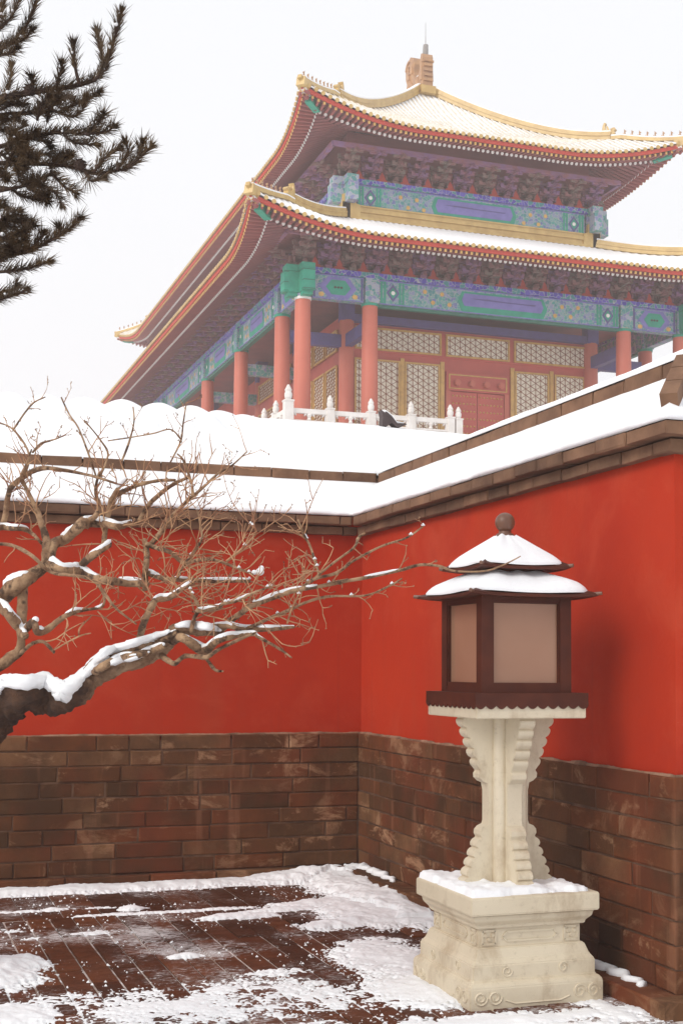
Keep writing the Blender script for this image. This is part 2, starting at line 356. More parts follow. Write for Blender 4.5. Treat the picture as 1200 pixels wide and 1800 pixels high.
# ================================================================== THE SETTING: ground and paving
g = MB().add([(-85, -35, -0.04), (105, -35, -0.04), (105, 125, -0.04), (-85, 125, -0.04)], [(0, 1, 2, 3)]).build('ground', MAT['ground'])
tag(g, 'snow covered ground around the courtyard', kind='structure')
bed = MB().box((-4.4, -5.6, -0.035), (-0.02, -0.02, -0.010)).build('paving', MAT['joint'])
tag(bed, 'dark brick paving of the courtyard floor', kind='structure')
def chamfer_box(lx, ly, lz, c=0.005, jit=0.0, seed=0):
    """brick with its outer (-y) face and its edges chamfered; x in 0..lx, y in 0..ly (0 is the face), z in 0..lz"""
    rg = random.Random(seed); b = MB(); vs = []
    j = lambda: rg.uniform(-jit, jit)
    for (y, i) in ((ly, 0.0), (c, 0.0), (0.0, c)):
        for (x, z) in ((i, i), (lx - i, i), (lx - i, lz - i), (i, lz - i)): vs.append((x + j(), y + j() * 0.6, z + j()))
    # extra points along the front edges so they are not ruler-straight
    b.add(vs, [(3, 2, 1, 0), (0, 1, 5, 4), (1, 2, 6, 5), (2, 3, 7, 6), (3, 0, 4, 7), (4, 5, 9, 8), (5, 6, 10, 9), (6, 7, 11, 10), (7, 4, 8, 11), (8, 9, 10, 11)])
    return b
_bricks = {}
def brick_mesh(lx, ly, lz, c, jit, var, mat):
    k = (round(lx, 3), ly, round(lz, 4), var, mat.name)
    if k not in _bricks: _bricks[k] = chamfer_box(lx, ly, lz, c, jit, hash((round(lx * 1000), var)) & 0xffff).mesh('brick', mat)
    return _bricks[k]
# pavers: brick laid on edge, the face (-y of the brick mesh) turned up
def paver_mesh(wx, wy, var):
    k = ('p', wx, wy, var)
    if k not in _bricks:
        b = chamfer_box(wx, 0.05, wy, 0.004, 0.0018, var)
        b.v = [(x, z, -y) for x, y, z in b.v]; b.f = [tuple(reversed(f)) for f in b.f]
        _bricks[k] = b.mesh('paver', MAT['paver'])
    return _bricks[k]
def in_view(p, mx=160, my=130):
    x, y = project(p); return -mx < x < 1200 + mx and -200 < y < 1800 + my
np_ = 0
x = -4.2
while x < -0.2:                                            # border row of wide slabs
    if in_view((x + 0.12, -0.8, 0)): link('paver', paver_mesh(0.243, 0.85, rng.randint(0, 3)), bed, (x, -1.235, rng.uniform(-0.004, 0.002)))
    x += 0.25
W, L = 0.142, 0.60
for i in range(int(4.2 / W)):
    x = -4.25 + i * W; y = -1.262 - (L / 2 if i % 2 else 0)
    if i % 2: link('paver', paver_mesh(W - 0.013, L / 2 - 0.008, rng.randint(0, 3)), bed, (x, y + 0.005, rng.uniform(-0.003, 0.002))) if in_view((x, y, 0)) else None
    while y > -5.4:
        if in_view((x, y - L / 2, 0)) and np_ < 290:
            o = link('paver', paver_mesh(W - 0.013, L - 0.008, rng.randint(0, 5)), bed, (x, y - L + 0.005, rng.uniform(-0.004, 0.003))); np_ += 1
            o.rotation_euler = (rng.uniform(-.004, .004), rng.uniform(-.006, .006), rng.uniform(-.004, .004))
        y -= L

# ================================================================== courtyard walls
YB = -4.41                                                  # where the right wall turns out of view
wall_b = empty('courtyard_wall', (0, 0, 0)); wall_r = empty('courtyard_wall', (0, 0, 0))
tag(wall_b, 'red plastered wall with dark brick plinth and coping behind the bare plum tree', 'wall', 'red courtyard walls')
tag(wall_r, 'red plastered wall with brick plinth running beside the stone lantern', 'wall', 'red courtyard walls')
MB().box((-7, 0.0, 1.0), (0.0, 0.5, 2.70)).build('plaster', MAT['plaster'], wall_b)
MB().box((-7, -0.026, -0.03), (0.0, 0.5, 1.05)).build('plinth_core', MAT['mortar'], wall_b)
def plaster_panel(P):                                       # gently uneven plaster face
    pass
MB().box((0.0, YB, 1.0), (0.5, 0.5, 2.70)).build('plaster', MAT['plaster'], wall_r)
MB().box((0.5, YB, 1.0), (4.0, YB + 0.5, 2.70)).build('plaster', MAT['plaster'], wall_r)
MB().box((-0.026, YB - 0.026, -0.03), (0.5, -0.026, 1.05)).build('plinth_core', MAT['mortar'], wall_r)
MB().box((0.5, YB - 0.026, -0.03), (4.0, YB + 0.5, 1.05)).build('plinth_core', MAT['mortar'], wall_r)
H0, HC, NC = 0.07, 0.1135, 9
def course(parent, name, ox, oy, rz, length, z, h, lens, depth, gap=0.007, c=0.005, jit=0.0025, start=0.0, proudj=0.004, mat=None):
    """a row of bricks from (ox,oy) along rz; the face looks to the local -y"""
    mat = mat or MAT['brick']; d = 0.0; cs, sn = math.cos(rz), math.sin(rz); first = True
    while d < length - 0.02:
        l = start if (first and start) else rng.choice(lens)
        first = False; l = min(l, length - d)
        if length - d - l < 0.08: l = length - d
        me = brick_mesh(l - gap, depth, h - gap, c, jit, rng.randint(0, 3), mat)
        pr = rng.uniform(-proudj, proudj)
        o = link(name, me, parent, (ox + cs * (d + gap / 2) + sn * pr, oy + sn * (d + gap / 2) - cs * pr, z + gap / 2 + rng.uniform(-.001, .001)), rz)
        d += l
R_ = -math.pi / 2
for k in range(NC):
    z = H0 + k * HC
    course(wall_b, 'brick', -4.32, -0.035, 0, 4.32 - 0.035, z, HC, [0.24, 0.46, 0.50, 0.54], 0.12, start=0.12 + 0.25 * (k % 2), c=0.008, proudj=0.007)
    course(wall_r, 'brick', -0.035, -0.035, R_, -YB, z, HC, [0.24, 0.46, 0.50, 0.54], 0.12, start=0.24 + 0.22 * (k % 2), c=0.008, proudj=0.007)
    course(wall_r, 'brick', 0.085, YB - 0.035, 0, 1.0, z, HC, [0.24, 0.46, 0.50], 0.12, start=0.2 + 0.2 * (k % 2))
# crumbling mortar fillet on top of the plinth
for par, pa, pb in ((wall_b, (-4.3, -0.012), (-0.012, -0.012)), (wall_r, (-0.012, -0.012), (-0.012, YB - 0.012)), (wall_r, (-0.012, YB - 0.012), (1.0, YB - 0.012))):
    ln = math.hypot(pb[0] - pa[0], pb[1] - pa[1]); nn = int(ln / 0.02)
    pts = [Vector((pa[0] + (pb[0] - pa[0]) * i / nn, pa[1] + (pb[1] - pa[1]) * i / nn, H0 + NC * HC - 0.002)) for i in range(nn + 1)]
    MB().tube(pts, [0.008 + 0.009 * (0.5 + mnoise.noise(q * 6)) + 0.005 * mnoise.noise(q * 30) for q in pts], 6).build('mortar_fillet', MAT['fillet'], par, smooth=True)
# projecting footing stones
course(wall_b, 'footing_stone', -4.32, -0.10, 0, 4.22, -0.03, 0.10, [0.5, 0.62, 0.7], 0.14, c=0.008)
course(wall_r, 'footing_stone', -0.19, -0.10, R_, -YB + 0.08, -0.03, 0.105, [0.55, 0.66, 0.75], 0.23, c=0.010)
course(wall_r, 'footing_stone', 0.05, YB - 0.18, 0, 1.0, -0.03, 0.105, [0.55, 0.66], 0.2, c=0.010)
# eaves: two courses of bricks, the upper one further out
for s, z, h, st in ((-0.062, 2.642, 0.072, 0.17), (-0.128, 2.715, 0.072, 0.30)):
    course(wall_b, 'cornice_brick', -4.4, s, 0, 4.4 + s, z, h, [0.30, 0.33, 0.36], 0.26, c=0.006, jit=0.004, start=st, mat=MAT['coping'])
    course(wall_r, 'cornice_brick', s, s, R_, -YB, z, h, [0.27, 0.30, 0.33, 0.36], 0.26, c=0.006, jit=0.004, start=st, proudj=0.006, mat=MAT['coping'])
    course(wall_r, 'cornice_brick', s + 0.26, YB + s, 0, 1.2, z, h, [0.30, 0.33, 0.36], 0.26, c=0.006, jit=0.004, start=st, mat=MAT['coping'])
# ridge bricks
SR = 0.20
course(wall_b, 'ridge_brick', -4.6, SR, 0, 4.6 + SR - 0.003, 3.098, 0.092, [0.29, 0.31], 0.22, c=0.008, jit=0.004, mat=MAT['coping'])
course(wall_r, 'ridge_brick', SR, SR, R_, -YB + 0.0, 3.098, 0.092, [0.30, 0.34, 0.38], 0.22, c=0.008, jit=0.005, gap=0.010, mat=MAT['coping'])
course(wall_r, 'ridge_brick', SR + 0.22, YB + SR, 0, 1.6, 3.098, 0.092, [0.30, 0.34, 0.38], 0.22, c=0.008, jit=0.005, gap=0.010, mat=MAT['coping'])
# mitred sweep along the wall top
PTH = lambda s: [(-7.0, s), (s, s), (s, YB + s), (4.0, YB + s)]
def sweep_pts(s, segs=((0, 1), (1, 2), (2, 3)), step=0.05):
    P = PTH(s); P0 = PTH(0.0); out = []
    for a, b in segs:
        n = max(2, int(math.hypot(P0[b][0] - P0[a][0], P0[b][1] - P0[a][1]) / step))
        for i in range(n + (1 if b == segs[-1][1] else 0)):
            t = i / n; out.append((P[a][0] + (P[b][0] - P[a][0]) * t, P[a][1] + (P[b][1] - P[a][1]) * t))
    return out
def sweep(prof, nz, segs=((0, 1), (1, 2), (2, 3)), step=0.05):
    cols = []
    for s, z in prof:
        cols.append([(x, y, z) for x, y in sweep_pts(s, segs, step)])
    P = np.array(cols); 
    return P
core = sweep([(-0.10, 2.786), (0.21, 3.10), (0.21, 3.15)], 0, step=0.5)
grid_mesh('coping_core', core[:, :, :], MAT['mortar'], False, wall_r)
# hip ridge of bricks climbing from the outer corner
hp = lambda t: Vector((t, YB + t, 2.835 + (t + .128) * .98))
for i in range(3):
    m = MB().bar(hp(-.075 + i * .095), hp(.015 + i * .095), .085, .075)
    m.build('hip_brick', MAT['coping'], wall_r)
# snow lying on the coping
prof = [(-0.118, 2.7885), (-0.136, 2.794), (-0.141, 2.808), (-0.128, 2.832), (-0.095, 2.862), (-0.04, 2.908), (0.04, 2.978), (0.12, 3.048), (0.17, 3.092), (0.205, 3.112), (0.225, 3.112)]
P = sweep(prof, 0, step=0.03)
dist = np.arange(P.shape[1]) * 0.03
for r in range(P.shape[0]):
    w = 1.0 if 1 <= r <= 8 else 0.25
    P[r, :, 2] += w * (0.020 * (fbm(dist * 1.3, np.full_like(dist, r * 0.35), 3) - 0.5) + 0.010 * (fbm(dist * 9, np.full_like(dist, r * 0.5), 5) - 0.5)) * (1.0 if r > 3 else 0.8)
    if r in (1, 2, 3):
        lip = 0.038 * (fbm(dist * 6, np.full_like(dist, 7.7), 9) - 0.5); P[r, :, 2] -= np.maximum(lip, -0.006) * 0.7
o = grid_mesh('coping_snow', P, MAT['snow']); tag(o, 'smooth white snow lying on the sloping wall coping between two brick bands', 'snow', kind='stuff')
capp = [(0.196, 3.186), (0.190, 3.198), (0.194, 3.215), (0.225, 3.232), (0.30, 3.240), (0.38, 3.232), (0.425, 3.205), (0.43, 3.186)]
P = sweep(capp, 0, segs=((1, 2), (2, 3)), step=0.03); dist = np.arange(P.shape[1]) * 0.03
for r in range(1, 7): P[r, :, 2] += 0.022 * (fbm(dist * 1.6, np.full_like(dist, r * 0.3), 13) - 0.5) + 0.008 * (fbm(dist * 10, np.full_like(dist, r * 0.6), 15) - 0.5)
o = grid_mesh('ridge_snow', P, MAT['snow']); tag(o, 'thin snow cap on top of the ridge bricks of the wall beside the lantern', 'snow', kind='stuff')

# ================================================================== low hall roof right behind the back wall, under thick snow
hall = empty('side_hall', (-2.2, 2.2, 0)); tag(hall, 'low hall behind the red wall, its tiled roof buried under thick snow', 'building')
MB().box((-4.8, -1.2, 0.0), (4.4, 1.2, 3.05)).build('wall', MAT['plaster'], hall)
MB().add([(-5.0, -1.75, 3.10), (4.75, -1.75, 3.10), (4.75, 0, 3.93), (-5.0, 0, 3.93), (4.75, 1.75, 3.10), (-5.0, 1.75, 3.10), (-5.0, -1.75, 3.0), (4.75, -1.75, 3.0), (4.75, 1.75, 3.0), (-5.0, 1.75, 3.0)],
         [(0, 1, 2, 3), (3, 2, 4, 5), (6, 7, 1, 0), (8, 9, 5, 4), (7, 8, 4, 2, 1), (9, 6, 0, 3, 5), (9, 8, 7, 6)]).build('roof', MAT['greytile'], hall)
xs = np.linspace(-7.2, 2.58, 560); ts = np.linspace(0, 1, 46)
X, T = np.meshgrid(xs, ts, indexing='ij')
Yv = 0.215 + T * 4.0; U = np.abs(T * 2 - 1)                  # U=0 at the ridge
Z = 3.195 + 0.80 * (1 - U ** 1.25) + 0.03
amp = np.clip((-0.15 - X) / 0.7, 0, 1) * np.clip(1.45 - U * 1.15, 0.12, 1)
Z += amp * 0.06 * (np.abs(np.sin(np.pi * (X + 0.1 * np.sin(X * 1.7)) / 0.29)) - 0.5)
Z += 0.05 * (fbm(X * 0.8, Yv * 0.9, 21) - 0.5) + 0.012 * (fbm(X * 5, Yv * 5, 25) - 0.5)
Z -= 0.05 * np.clip((X + 1.0) / 0.8, 0, 1) * (1 - U) + 0.05 * np.clip((X - 1.0) / 1.6, 0, 1)
Z[:, 0] = 3.175; Z[:, -1] = 3.15; Z[-1, :] -= 0.5
o = grid_mesh('roof_snow', np.stack([X, Yv, Z], -1), MAT['snow']); tag(o, 'thick snow blanket over the ribbed hall roof behind the wall', 'snow', kind='stuff')
# a dark ridge-end tile sticking out of the snow
q = at(690, 748, 13.0)
orn = [(-.125, .0), (-.12, .07), (-.135, .135), (-.10, .11), (-.085, .125), (-.03, .085), (0.0, .05), (.03, .015), (.11, .02), (.13, .012), (.07, -.015), (.03, -.025), (0, -.005), (-.03, .02), (-.08, -.02), (-.12, -.02)]
o = MB().prism(orn, lambda a, b: (a, -0.05, b), lambda a, b: (a, 0.05, b)).build('ridge_tile', MAT['greytile'], None, loc=q); tag(o, 'dark curled ridge end tile poking out of the snow before the balustrade', 'roof tile')
recalc(o)
o = MB().tube([(q.x - .115, q.y, q.z + .135), (q.x - .08, q.y, q.z + .128), (q.x - .02, q.y, q.z + .088), (q.x + .03, q.y, q.z + .03), (q.x + .11, q.y, q.z + .03)], [.012, .02, .022, .018, .01], 8).build('tile_snow', MAT['snow_soft'], None, smooth=True)
tag(o, 'little snow on the back of the dark curled ridge tile', 'snow', kind='stuff')

# ================================================================== snow on the courtyard floor
nx, ny = 560, 690
xs = np.linspace(-4.6, -0.02, nx); ys = np.linspace(-5.7, -0.03, ny)
X, Y = np.meshgrid(xs, ys, indexing='ij')
C = np.full_like(X, -1.0); Hh = np.full_like(X, 0.03)
def blob(px, py, rx, ry, st=1.0, h=0.03, ang=0.0):
    global C, Hh
    p = at_z(px, py, 0.0); dx, dy = X - p.x, Y - p.y; ca, sa = math.cos(ang), math.sin(ang)
    u, v = (dx * ca + dy * sa) / rx, (-dx * sa + dy * ca) / ry
    rr = np.sqrt(u * u + v * v); c = np.where(rr < 1, st * (1 - rr), -1.6 * (rr - 1)); m = c > C
    C = np.where(m, c, C); Hh = np.where(m, h, Hh)
# swept drifts against the wall feet
d1 = 1.0 - np.abs(Y + 0.22) / (0.15 + 0.10 * np.clip((X + 1.2) / 0.8, 0, 1)); m = d1 > C; C = np.where(m, d1, C); Hh = np.where(m, 0.030 + 0.060 * np.clip((X + 1.0) / 0.5, 0, 1), Hh)
d2 = 1.0 - np.abs(X + 0.33) / 0.30; d2 = np.where(Y > -2.0, d2, d2 - 0.75); m = d2 > C; C = np.where(m, d2, C); Hh = np.where(m, np.where(Y > -2.0, 0.06, 0.012), Hh)
for b in [(690, 1610, .50, .50, .8, .035), (640, 1600, .33, .33, .75, .03), (700, 1690, .34, .50, .6, .022), (600, 1625, .32, .16, .9, .04), (560, 1590, .40, .14, .8, .03),
          (760, 1740, .42, .35, .6, .02), (430, 1612, .30, .085, .85, .03), (500, 1600, .28, .07, .7, .02), (300, 1603, .7, .035, .30, .010), (60, 1602, .5, .035, .30, .010), (90, 1600, .10, .05, .6, .02), (230, 1598, .1, .06, .6, .02),
          (10, 1700, .22, .22, .9, .05), (-60, 1720, .4, .4, 1.0, .05), (20, 1790, .35, .22, .7, .03), (325, 1682, .11, .045, .6, .02),
          (300, 1765, .80, .36, .16, .006), (160, 1780, .5, .22, .16, .006), (420, 1740, .45, .22, .10, .006), (560, 1760, .4, .26, .04, .006), (480, 1710, .20, .07, .15, .008),
          (640, 1810, .35, .2, .08, .008), (900, 1795, .8, .14, .5, .012), (1040, 1800, .40, .14, .3, .010), (250, 1870, 1.6, .30, .25, .012), (30, 1635, .2, .05, .28, .01), (170, 1640, .2, .05, .25, .01), (60, 1650, .1, .03, .35, .01), (660, 1660, .2, .2, .3, .02)]:
    blob(*b)
out = np.maximum((-3.4 - X) / 0.5, (-4.75 - Y) / 0.5); C = np.maximum(C, np.clip(out, -1, 1)); 
N = fbm(X * 3.2, Y * 3.2, 31, 5) - 0.5; N2 = fbm(X * 16, Y * 16, 37, 4) - 0.5; N3 = vnoise(X * 60, Y * 60, 41) - 0.5
N4 = vnoise(X * 95, Y * 95, 43) - 0.5; thin = np.clip(1 - C * 2.2, 0, 1)
cov = C + (1.05 - .45 * thin) * N + (0.50 + .15 * thin) * N2 + (0.06 + .60 * thin) * N3 + .60 * thin * N4 - .06 * thin
covs = C + 0.9 * N + 0.40 * N2
hgt = np.where(cov > 0, Hh * np.clip(covs * 1.5, 0, 1) ** 0.9 * (0.80 + 0.8 * (fbm(X * 9, Y * 9, 45, 4) - 0.35)) + 0.003 * np.clip(cov * 7, 0, 1) + 0.010 * np.clip(cov, 0, .5) * (N2 + 0.5), -0.03)
Z = np.where(cov > 0, hgt, np.maximum(cov * 0.06, -0.03))
o = grid_mesh('floor_snow', np.stack([X, Y, Z], -1), MAT['snow']); tag(o, 'patchy trodden snow on the brick floor and against the wall feet', 'snow', kind='stuff')
# loose crumbs of snow
cm = MB(); rg = random.Random(5)
for i in range(3400):
    x, y = rg.uniform(-3.3, -0.3), rg.uniform(-4.6, -0.4)
    n = mnoise.noise(Vector((x * 2.2, y * 2.2, 3.0)))
    if n < -0.05 or not in_view((x, y, 0), 20, 20): continue
    r = 0.0022 + 0.007 * rg.random() ** 4
    cm.add([(x - r, y - r * .7, 0), (x + r * .9, y - r, 0), (x + r, y + r * .8, 0), (x - r * .8, y + r, 0), (x + r * .1, y, r * 1.3)], [(0, 1, 4), (1, 2, 4), (2, 3, 4), (3, 0, 4)])
o = cm.build('snow_crumbs', MAT['snow'], None); tag(o, 'loose crumbs of snow scattered over the brick floor', 'snow', kind='stuff')
# snow caught on the footing ledge of the right wall
lm = MB()
for (ya, yb, wd) in ((-0.1, -0.95, .10), (-3.55, -4.25, .09)):
    n = 26; pts = [(-0.075 - 0.02 * math.sin(i * 1.3), ya + (yb - ya) * i / n, 0.075) for i in range(n + 1)]
    lm.tube(pts, [0.012 + 0.03 * abs(mnoise.noise(Vector((0, i * .37, ya)))) + 0.012 * math.sin(math.pi * i / n) for i in range(n + 1)], 8)
o = lm.build('ledge_snow', MAT['snow_soft'], None, smooth=True); tag(o, 'narrow streaks of snow on the footing ledge of the wall by the lantern', 'snow', kind='stuff')

# ================================================================== stone lantern
LX, LY = -0.609, -3.806
lan = empty('stone_lantern', (LX, LY, 0)); tag(lan, 'tall garden lantern with snow capped brown lamp house on a carved cream marble pedestal', 'lantern')
def sq(name, prof, mat, parent=lan, bev=0.004):
    o = MB().square_lathe(prof).build(name, mat, parent)
    if bev:
        bm = bmesh.new(); bm.from_mesh(o.data); bmesh.ops.bevel(bm, geom=[e for e in bm.edges if e.calc_face_angle(0) > 0.3], offset=bev, segments=2, affect='EDGES', clamp_overlap=True); bm.to_mesh(o.data); bm.free()
    return o
base = sq('base', [(.352, -0.02), (.354, .012), (.354, .095), (.348, .112), (.336, .120), (.326, .124), (.326, .196), (.320, .202), (.306, .220), (.292, .258), (.286, .270), (.278, .271)], MAT['marble'], bev=0.005)
dado = sq('dado', [(.272, .268), (.272, .362)], MAT['marble'], bev=0.003)
sq('base_cornice', [(.274, .358), (.290, .362), (.292, .376), (.316, .402), (.320, .424), (.326, .428)], MAT['marble'], bev=0.003)
slab = sq('base_slab', [(.338, .430), (.342, .436), (.342, .512), (.338, .518)], MAT['marble'], bev=0.004)
# carved panels on the dado and scrolls on the foot (front and left faces and their opposites)
for k in range(4):
    a = k * math.pi / 2; ca, sa = math.cos(a), math.sin(a)
    T = lambda u, d, z: (u * ca + d * sa, u * sa - d * ca, z)     # u along the face, d outwards
    m = MB()
    for (u0, u1) in ((-.255, -.185), (.185, .255)):
        for (p, q_) in (((u0, .285), (u1, .285)), ((u0, .348), (u1, .348)), ((u0, .285), (u0, .348)), ((u1, .285), (u1, .348))): m.bar(T(p[0], .272, p[1]), T(q_[0], .272, q_[1]), .011, .011)
        for i in range(3): m.cyl(T((u0 + u1) / 2 + (i - 1) * .02, .269, .317 + .010 * (-1) ** i), T((u0 + u1) / 2 + (i - 1) * .02, .280, .317 + .010 * (-1) ** i), .013, .009, 8)
    hexa = [(-.145, .317), (-.125, .338), (.125, .338), (.145, .317), (.125, .296), (-.125, .296)]
    for i in range(6): m.bar(T(hexa[i][0], .272, hexa[i][1]), T(hexa[(i + 1) % 6][0], .272, hexa[(i + 1) % 6][1]), .010, .010)
    m.build('carved_panel', MAT['marble'], dado)
    m = MB()
    def arc(cx, cz, r, t0, t1, d=.354, n=22): return [T(cx + r * math.cos(t0 + (t1 - t0) * i / n) * (1 - .72 * i / n), d, cz + r * math.sin(t0 + (t1 - t0) * i / n) * (1 - .72 * i / n)) for i in range(n + 1)]
    for sx in (-1, 1):
        for (cx, cz, r) in ((sx * .30, .052, .036), (sx * .225, .052, .036)):
            m.tube(arc(cx, cz, r, 0, 9.5 * sx), [.0062] * 23, 5)
        m.tube(arc(sx * .15, .165, .028, 0, 8 * sx, .328), [.0045] * 23, 5)
    m.tube([T(-.17, .354, .035), T(-.12, .355, .018), T(.12, .355, .018), T(.17, .354, .035)], [.005] * 4, 5)
    m.build('scroll_carving', MAT['marble'], base)
# pedestal shaft: four scalloped fins round a core, with rolls in the corners
def lobes(z0, z1, d0, d1, n, amp):
    out = []
    for i in range(n):
        for j in range(6):
            t = (i + j / 6) / n; out.append((d0 + (d1 - d0) * t + amp * math.sin(math.pi * j / 6) ** .55 - amp * .35, z0 + (z1 - z0) * t))
    return out
edge = [(.252, 1.362)] + lobes(1.355, 1.10, .250, .156, 5, .019) + [(.150, 1.09), (.160, 1.075), (.158, 1.055), (.138, 1.037), (.116, 1.028), (.108, .99), (.108, .84), (.114, .822), (.138, .812), (.154, .795), (.156, .775), (.148, .762)] + lobes(.755, .520, .154, .242, 5, .019) + [(.248, .517)]
for k in range(4):
    a = k * math.pi / 2; ca, sa = math.cos(a), math.sin(a); th = .042
    poly = [(0.02, 1.362)] + edge + [(0.02, .517)]
    f = MB(); f.prism(poly, lambda d, z: (d * sa + -th * ca, -d * ca - th * sa, z), lambda d, z: (d * sa + th * ca, -d * ca + th * sa, z))
    o = f.build('pedestal_fin', MAT['marble'], lan); recalc(o)
    bm = bmesh.new(); bm.from_mesh(o.data)
    es = [e for e in bm.edges if e.calc_face_angle(0) > 1.2]
    bmesh.ops.bevel(bm, geom=es, offset=.006, segments=2, affect='EDGES', clamp_overlap=True)
    for fc in bm.faces: fc.smooth = True
    bm.to_mesh(o.data); bm.free(); o.data.set_sharp_from_angle(angle=math.radians(35))
core_m = MB().box((-.062, -.062, .517), (.062, .062, 1.362))
for sx in (-1, 1):
    for sy in (-1, 1): core_m.cyl((sx * .055, sy * .055, .517), (sx * .055, sy * .055, 1.362), .036, n=16)
core_m.build('pedestal_shaft', MAT['marble'], lan, angle=40)
sq('capital_slab', [(.297, 1.360), (.297, 1.424)], MAT['marble'], bev=0.004)
# brown tray with a scalloped drip edge
HT = .305
tray = MB().square_lathe([(HT, 1.432), (HT, 1.484)]).build('tray', MAT['lampwood'], lan)
for k in range(4):
    a = k * math.pi / 2; ca, sa = math.cos(a), math.sin(a)
    poly = [(-HT, 1.436)]
    n = 11
    for i in range(n):
        for j in range(6):
            t = (i + j / 6) / n; poly.append((-HT + 2 * HT * t, 1.424 - .018 * math.sin(math.pi * j / 6)))
    poly += [(HT, 1.424), (HT, 1.436)]
    o = MB().prism(poly, lambda u, z: (u * ca + (HT + .001) * sa, u * sa - (HT + .001) * ca, z), lambda u, z: (u * ca + (HT - .005) * sa, u * sa - (HT - .005) * ca, z)).build('drip_edge', MAT['lampwood'], tray); recalc(o)
# lamp house: posts, rails, frosted panes
HB = .242
body = MB().box((-HB, -HB, 1.482), (HB, HB, 1.512)).box((-HB, -HB, 1.94), (HB, HB, 1.985)).build('lamp_frame', MAT['lampwood'], lan)
for sx in (-1, 1):
    for sy in (-1, 1):
        o = MB().square_lathe([(.031, 1.484), (.031, 1.962)]).build('post', MAT['lampwood'], lan, loc=(sx * (HB - .029), sy * (HB - .029), 0))
for k in range(4):
    a = k * math.pi / 2; ca, sa = math.cos(a), math.sin(a)
    T = lambda u, d, z: (u * ca + d * sa, u * sa - d * ca, z)
    pn = MB(); vs = [T(u, HB - .022, z) for u, z in ((-HB + .05, 1.53), (HB - .05, 1.53), (HB - .05, 1.945), (-HB + .05, 1.945))] + [T(u, HB - .030, z) for u, z in ((-HB + .05, 1.53), (HB - .05, 1.53), (HB - .05, 1.945), (-HB + .05, 1.945))]
    pn.add(vs, [(0, 1, 2, 3), (7, 6, 5, 4), (0, 4, 5, 1), (1, 5, 6, 2), (2, 6, 7, 3), (3, 7, 4, 0)]).build('pane', MAT['frost'], lan)
    rr = MB()
    for (p, q_, w) in (((-HB + .055, 1.518), (HB - .055, 1.518), .030), ((-HB + .055, 1.940), (HB - .055, 1.940), .034)): rr.bar(T(p[0], HB - .014, p[1]), T(q_[0], HB - .014, q_[1]), .022, w)
    for u in (-HB + .060, HB - .060): rr.bar(T(u, HB - .016, 1.525), T(u, HB - .016, 1.945), .022, .012, up=(ca, sa, 0))
    rr.build('rail', MAT['lampwood'], lan)
# two tiers of roof, each corner drawn out into a small tip
def tier(name, he, ze, ht, zt, tip, mat=MAT['lampwood']):
    n = 12; m = MB(); rings = []
    for r in range(5):
        t = r / 4; h = he + (ht - he) * t; z = ze + (zt - ze) * (t ** 1.15); ring = []
        for k in range(4):
            a = k * math.pi / 2; ca, sa = math.cos(a), math.sin(a)
            for i in range(n):
                u = -1 + 2 * i / n; fl = (abs(u) ** 4) * (1 - t)
                d = h * (1 + .03 * fl); uu = u * h * (1 + .03 * fl)
                ring.append((uu * ca + d * sa, uu * sa - d * ca, z + .012 * fl))
        rings.append(ring)
    N = 4 * n; vs = [p for rg_ in rings for p in rg_]; fs = [(r * N + i, r * N + (i + 1) % N, (r + 1) * N + (i + 1) % N, (r + 1) * N + i) for r in range(4) for i in range(N)]
    lo = [(x, y, z - .014) for x, y, z in rings[0]]; b0 = len(vs); vs += lo
    fs += [(b0 + i, b0 + (i + 1) % N, (i + 1) % N, i) for i in range(N)] + [tuple(range(b0 + N - 1, b0 - 1, -1)), tuple(range(4 * N, 5 * N))]
    m.add(vs, fs); o = m.build(name, mat, lan)
    for sx in (-1, 1):
        for sy in (-1, 1): MB().cyl((sx * he * .93, sy * he * .93, ze + .006), (sx * (he + tip), sy * (he + tip), ze + .010), .010, .009, 8).build('corner_tip', MAT['bronze'], o)
    return o
tier('lower_roof', .333, 1.966, .14, 2.055, .022)
MB().square_lathe([(.152, 2.03), (.138, 2.115)]).build('roof_neck', MAT['lampwood'], lan)
tier('upper_roof', .238, 2.108, .035, 2.255, .015)
MB().lathe([(.034, 2.235), (.046, 2.262), (.046, 2.285), (.030, 2.295), (.034, 2.302)] , 24).build('finial_neck', MAT['bronze'], lan, smooth=True)
MB().lathe([(.051 * math.sin(math.pi * (i + .15) / 12.3), 2.347 - .051 * math.cos(math.pi * (i + .15) / 12.3)) for i in range(13)], 28).build('finial_ball', MAT['bronze'], lan, smooth=True)
# snow on the lantern
def cap_snow(he, ze, ht, zt, thick, seed, dip=0.0):
    n = 64; P = []
    for r in range(14):
        t = r / 13; row = []
        for i in range(n + 1):
            a = 2 * math.pi * (i % n) / n + math.pi / 4
            c, s = math.cos(a), math.sin(a); k = 1 / (abs(c) ** 7 + abs(s) ** 7) ** (1 / 7)
            h = (he + (ht - he) * max(0, (t - .10) / .90)); nn = mnoise.noise(Vector((c * 2.2, s * 2.2, seed + t)))
            th = thick * math.sin(min(1, t / .35) * math.pi / 2) * (1 - .35 * max(0, t - .5)) * (1 + .45 * nn)
            if t == 0: h -= .002
            z = ze + (zt - ze) * (max(0, (t - .10) / .90) ** 1.1) + th + (.004 if t < .05 else 0) + .008 * (abs(c * s) * 2) ** 3 * (1 - t)
            row.append((LX + c * k * h * (1 + .012 * nn), LY + s * k * h * (1 + .012 * nn), z))
        P.append(row)
    return np.array(P)
o = grid_mesh('lantern_snow', cap_snow(.335, 1.968, .15, 2.052, .045, 3.3), MAT['snow']); tag(o, 'snow lying on the wide lower roof of the lantern', 'snow', kind='stuff')
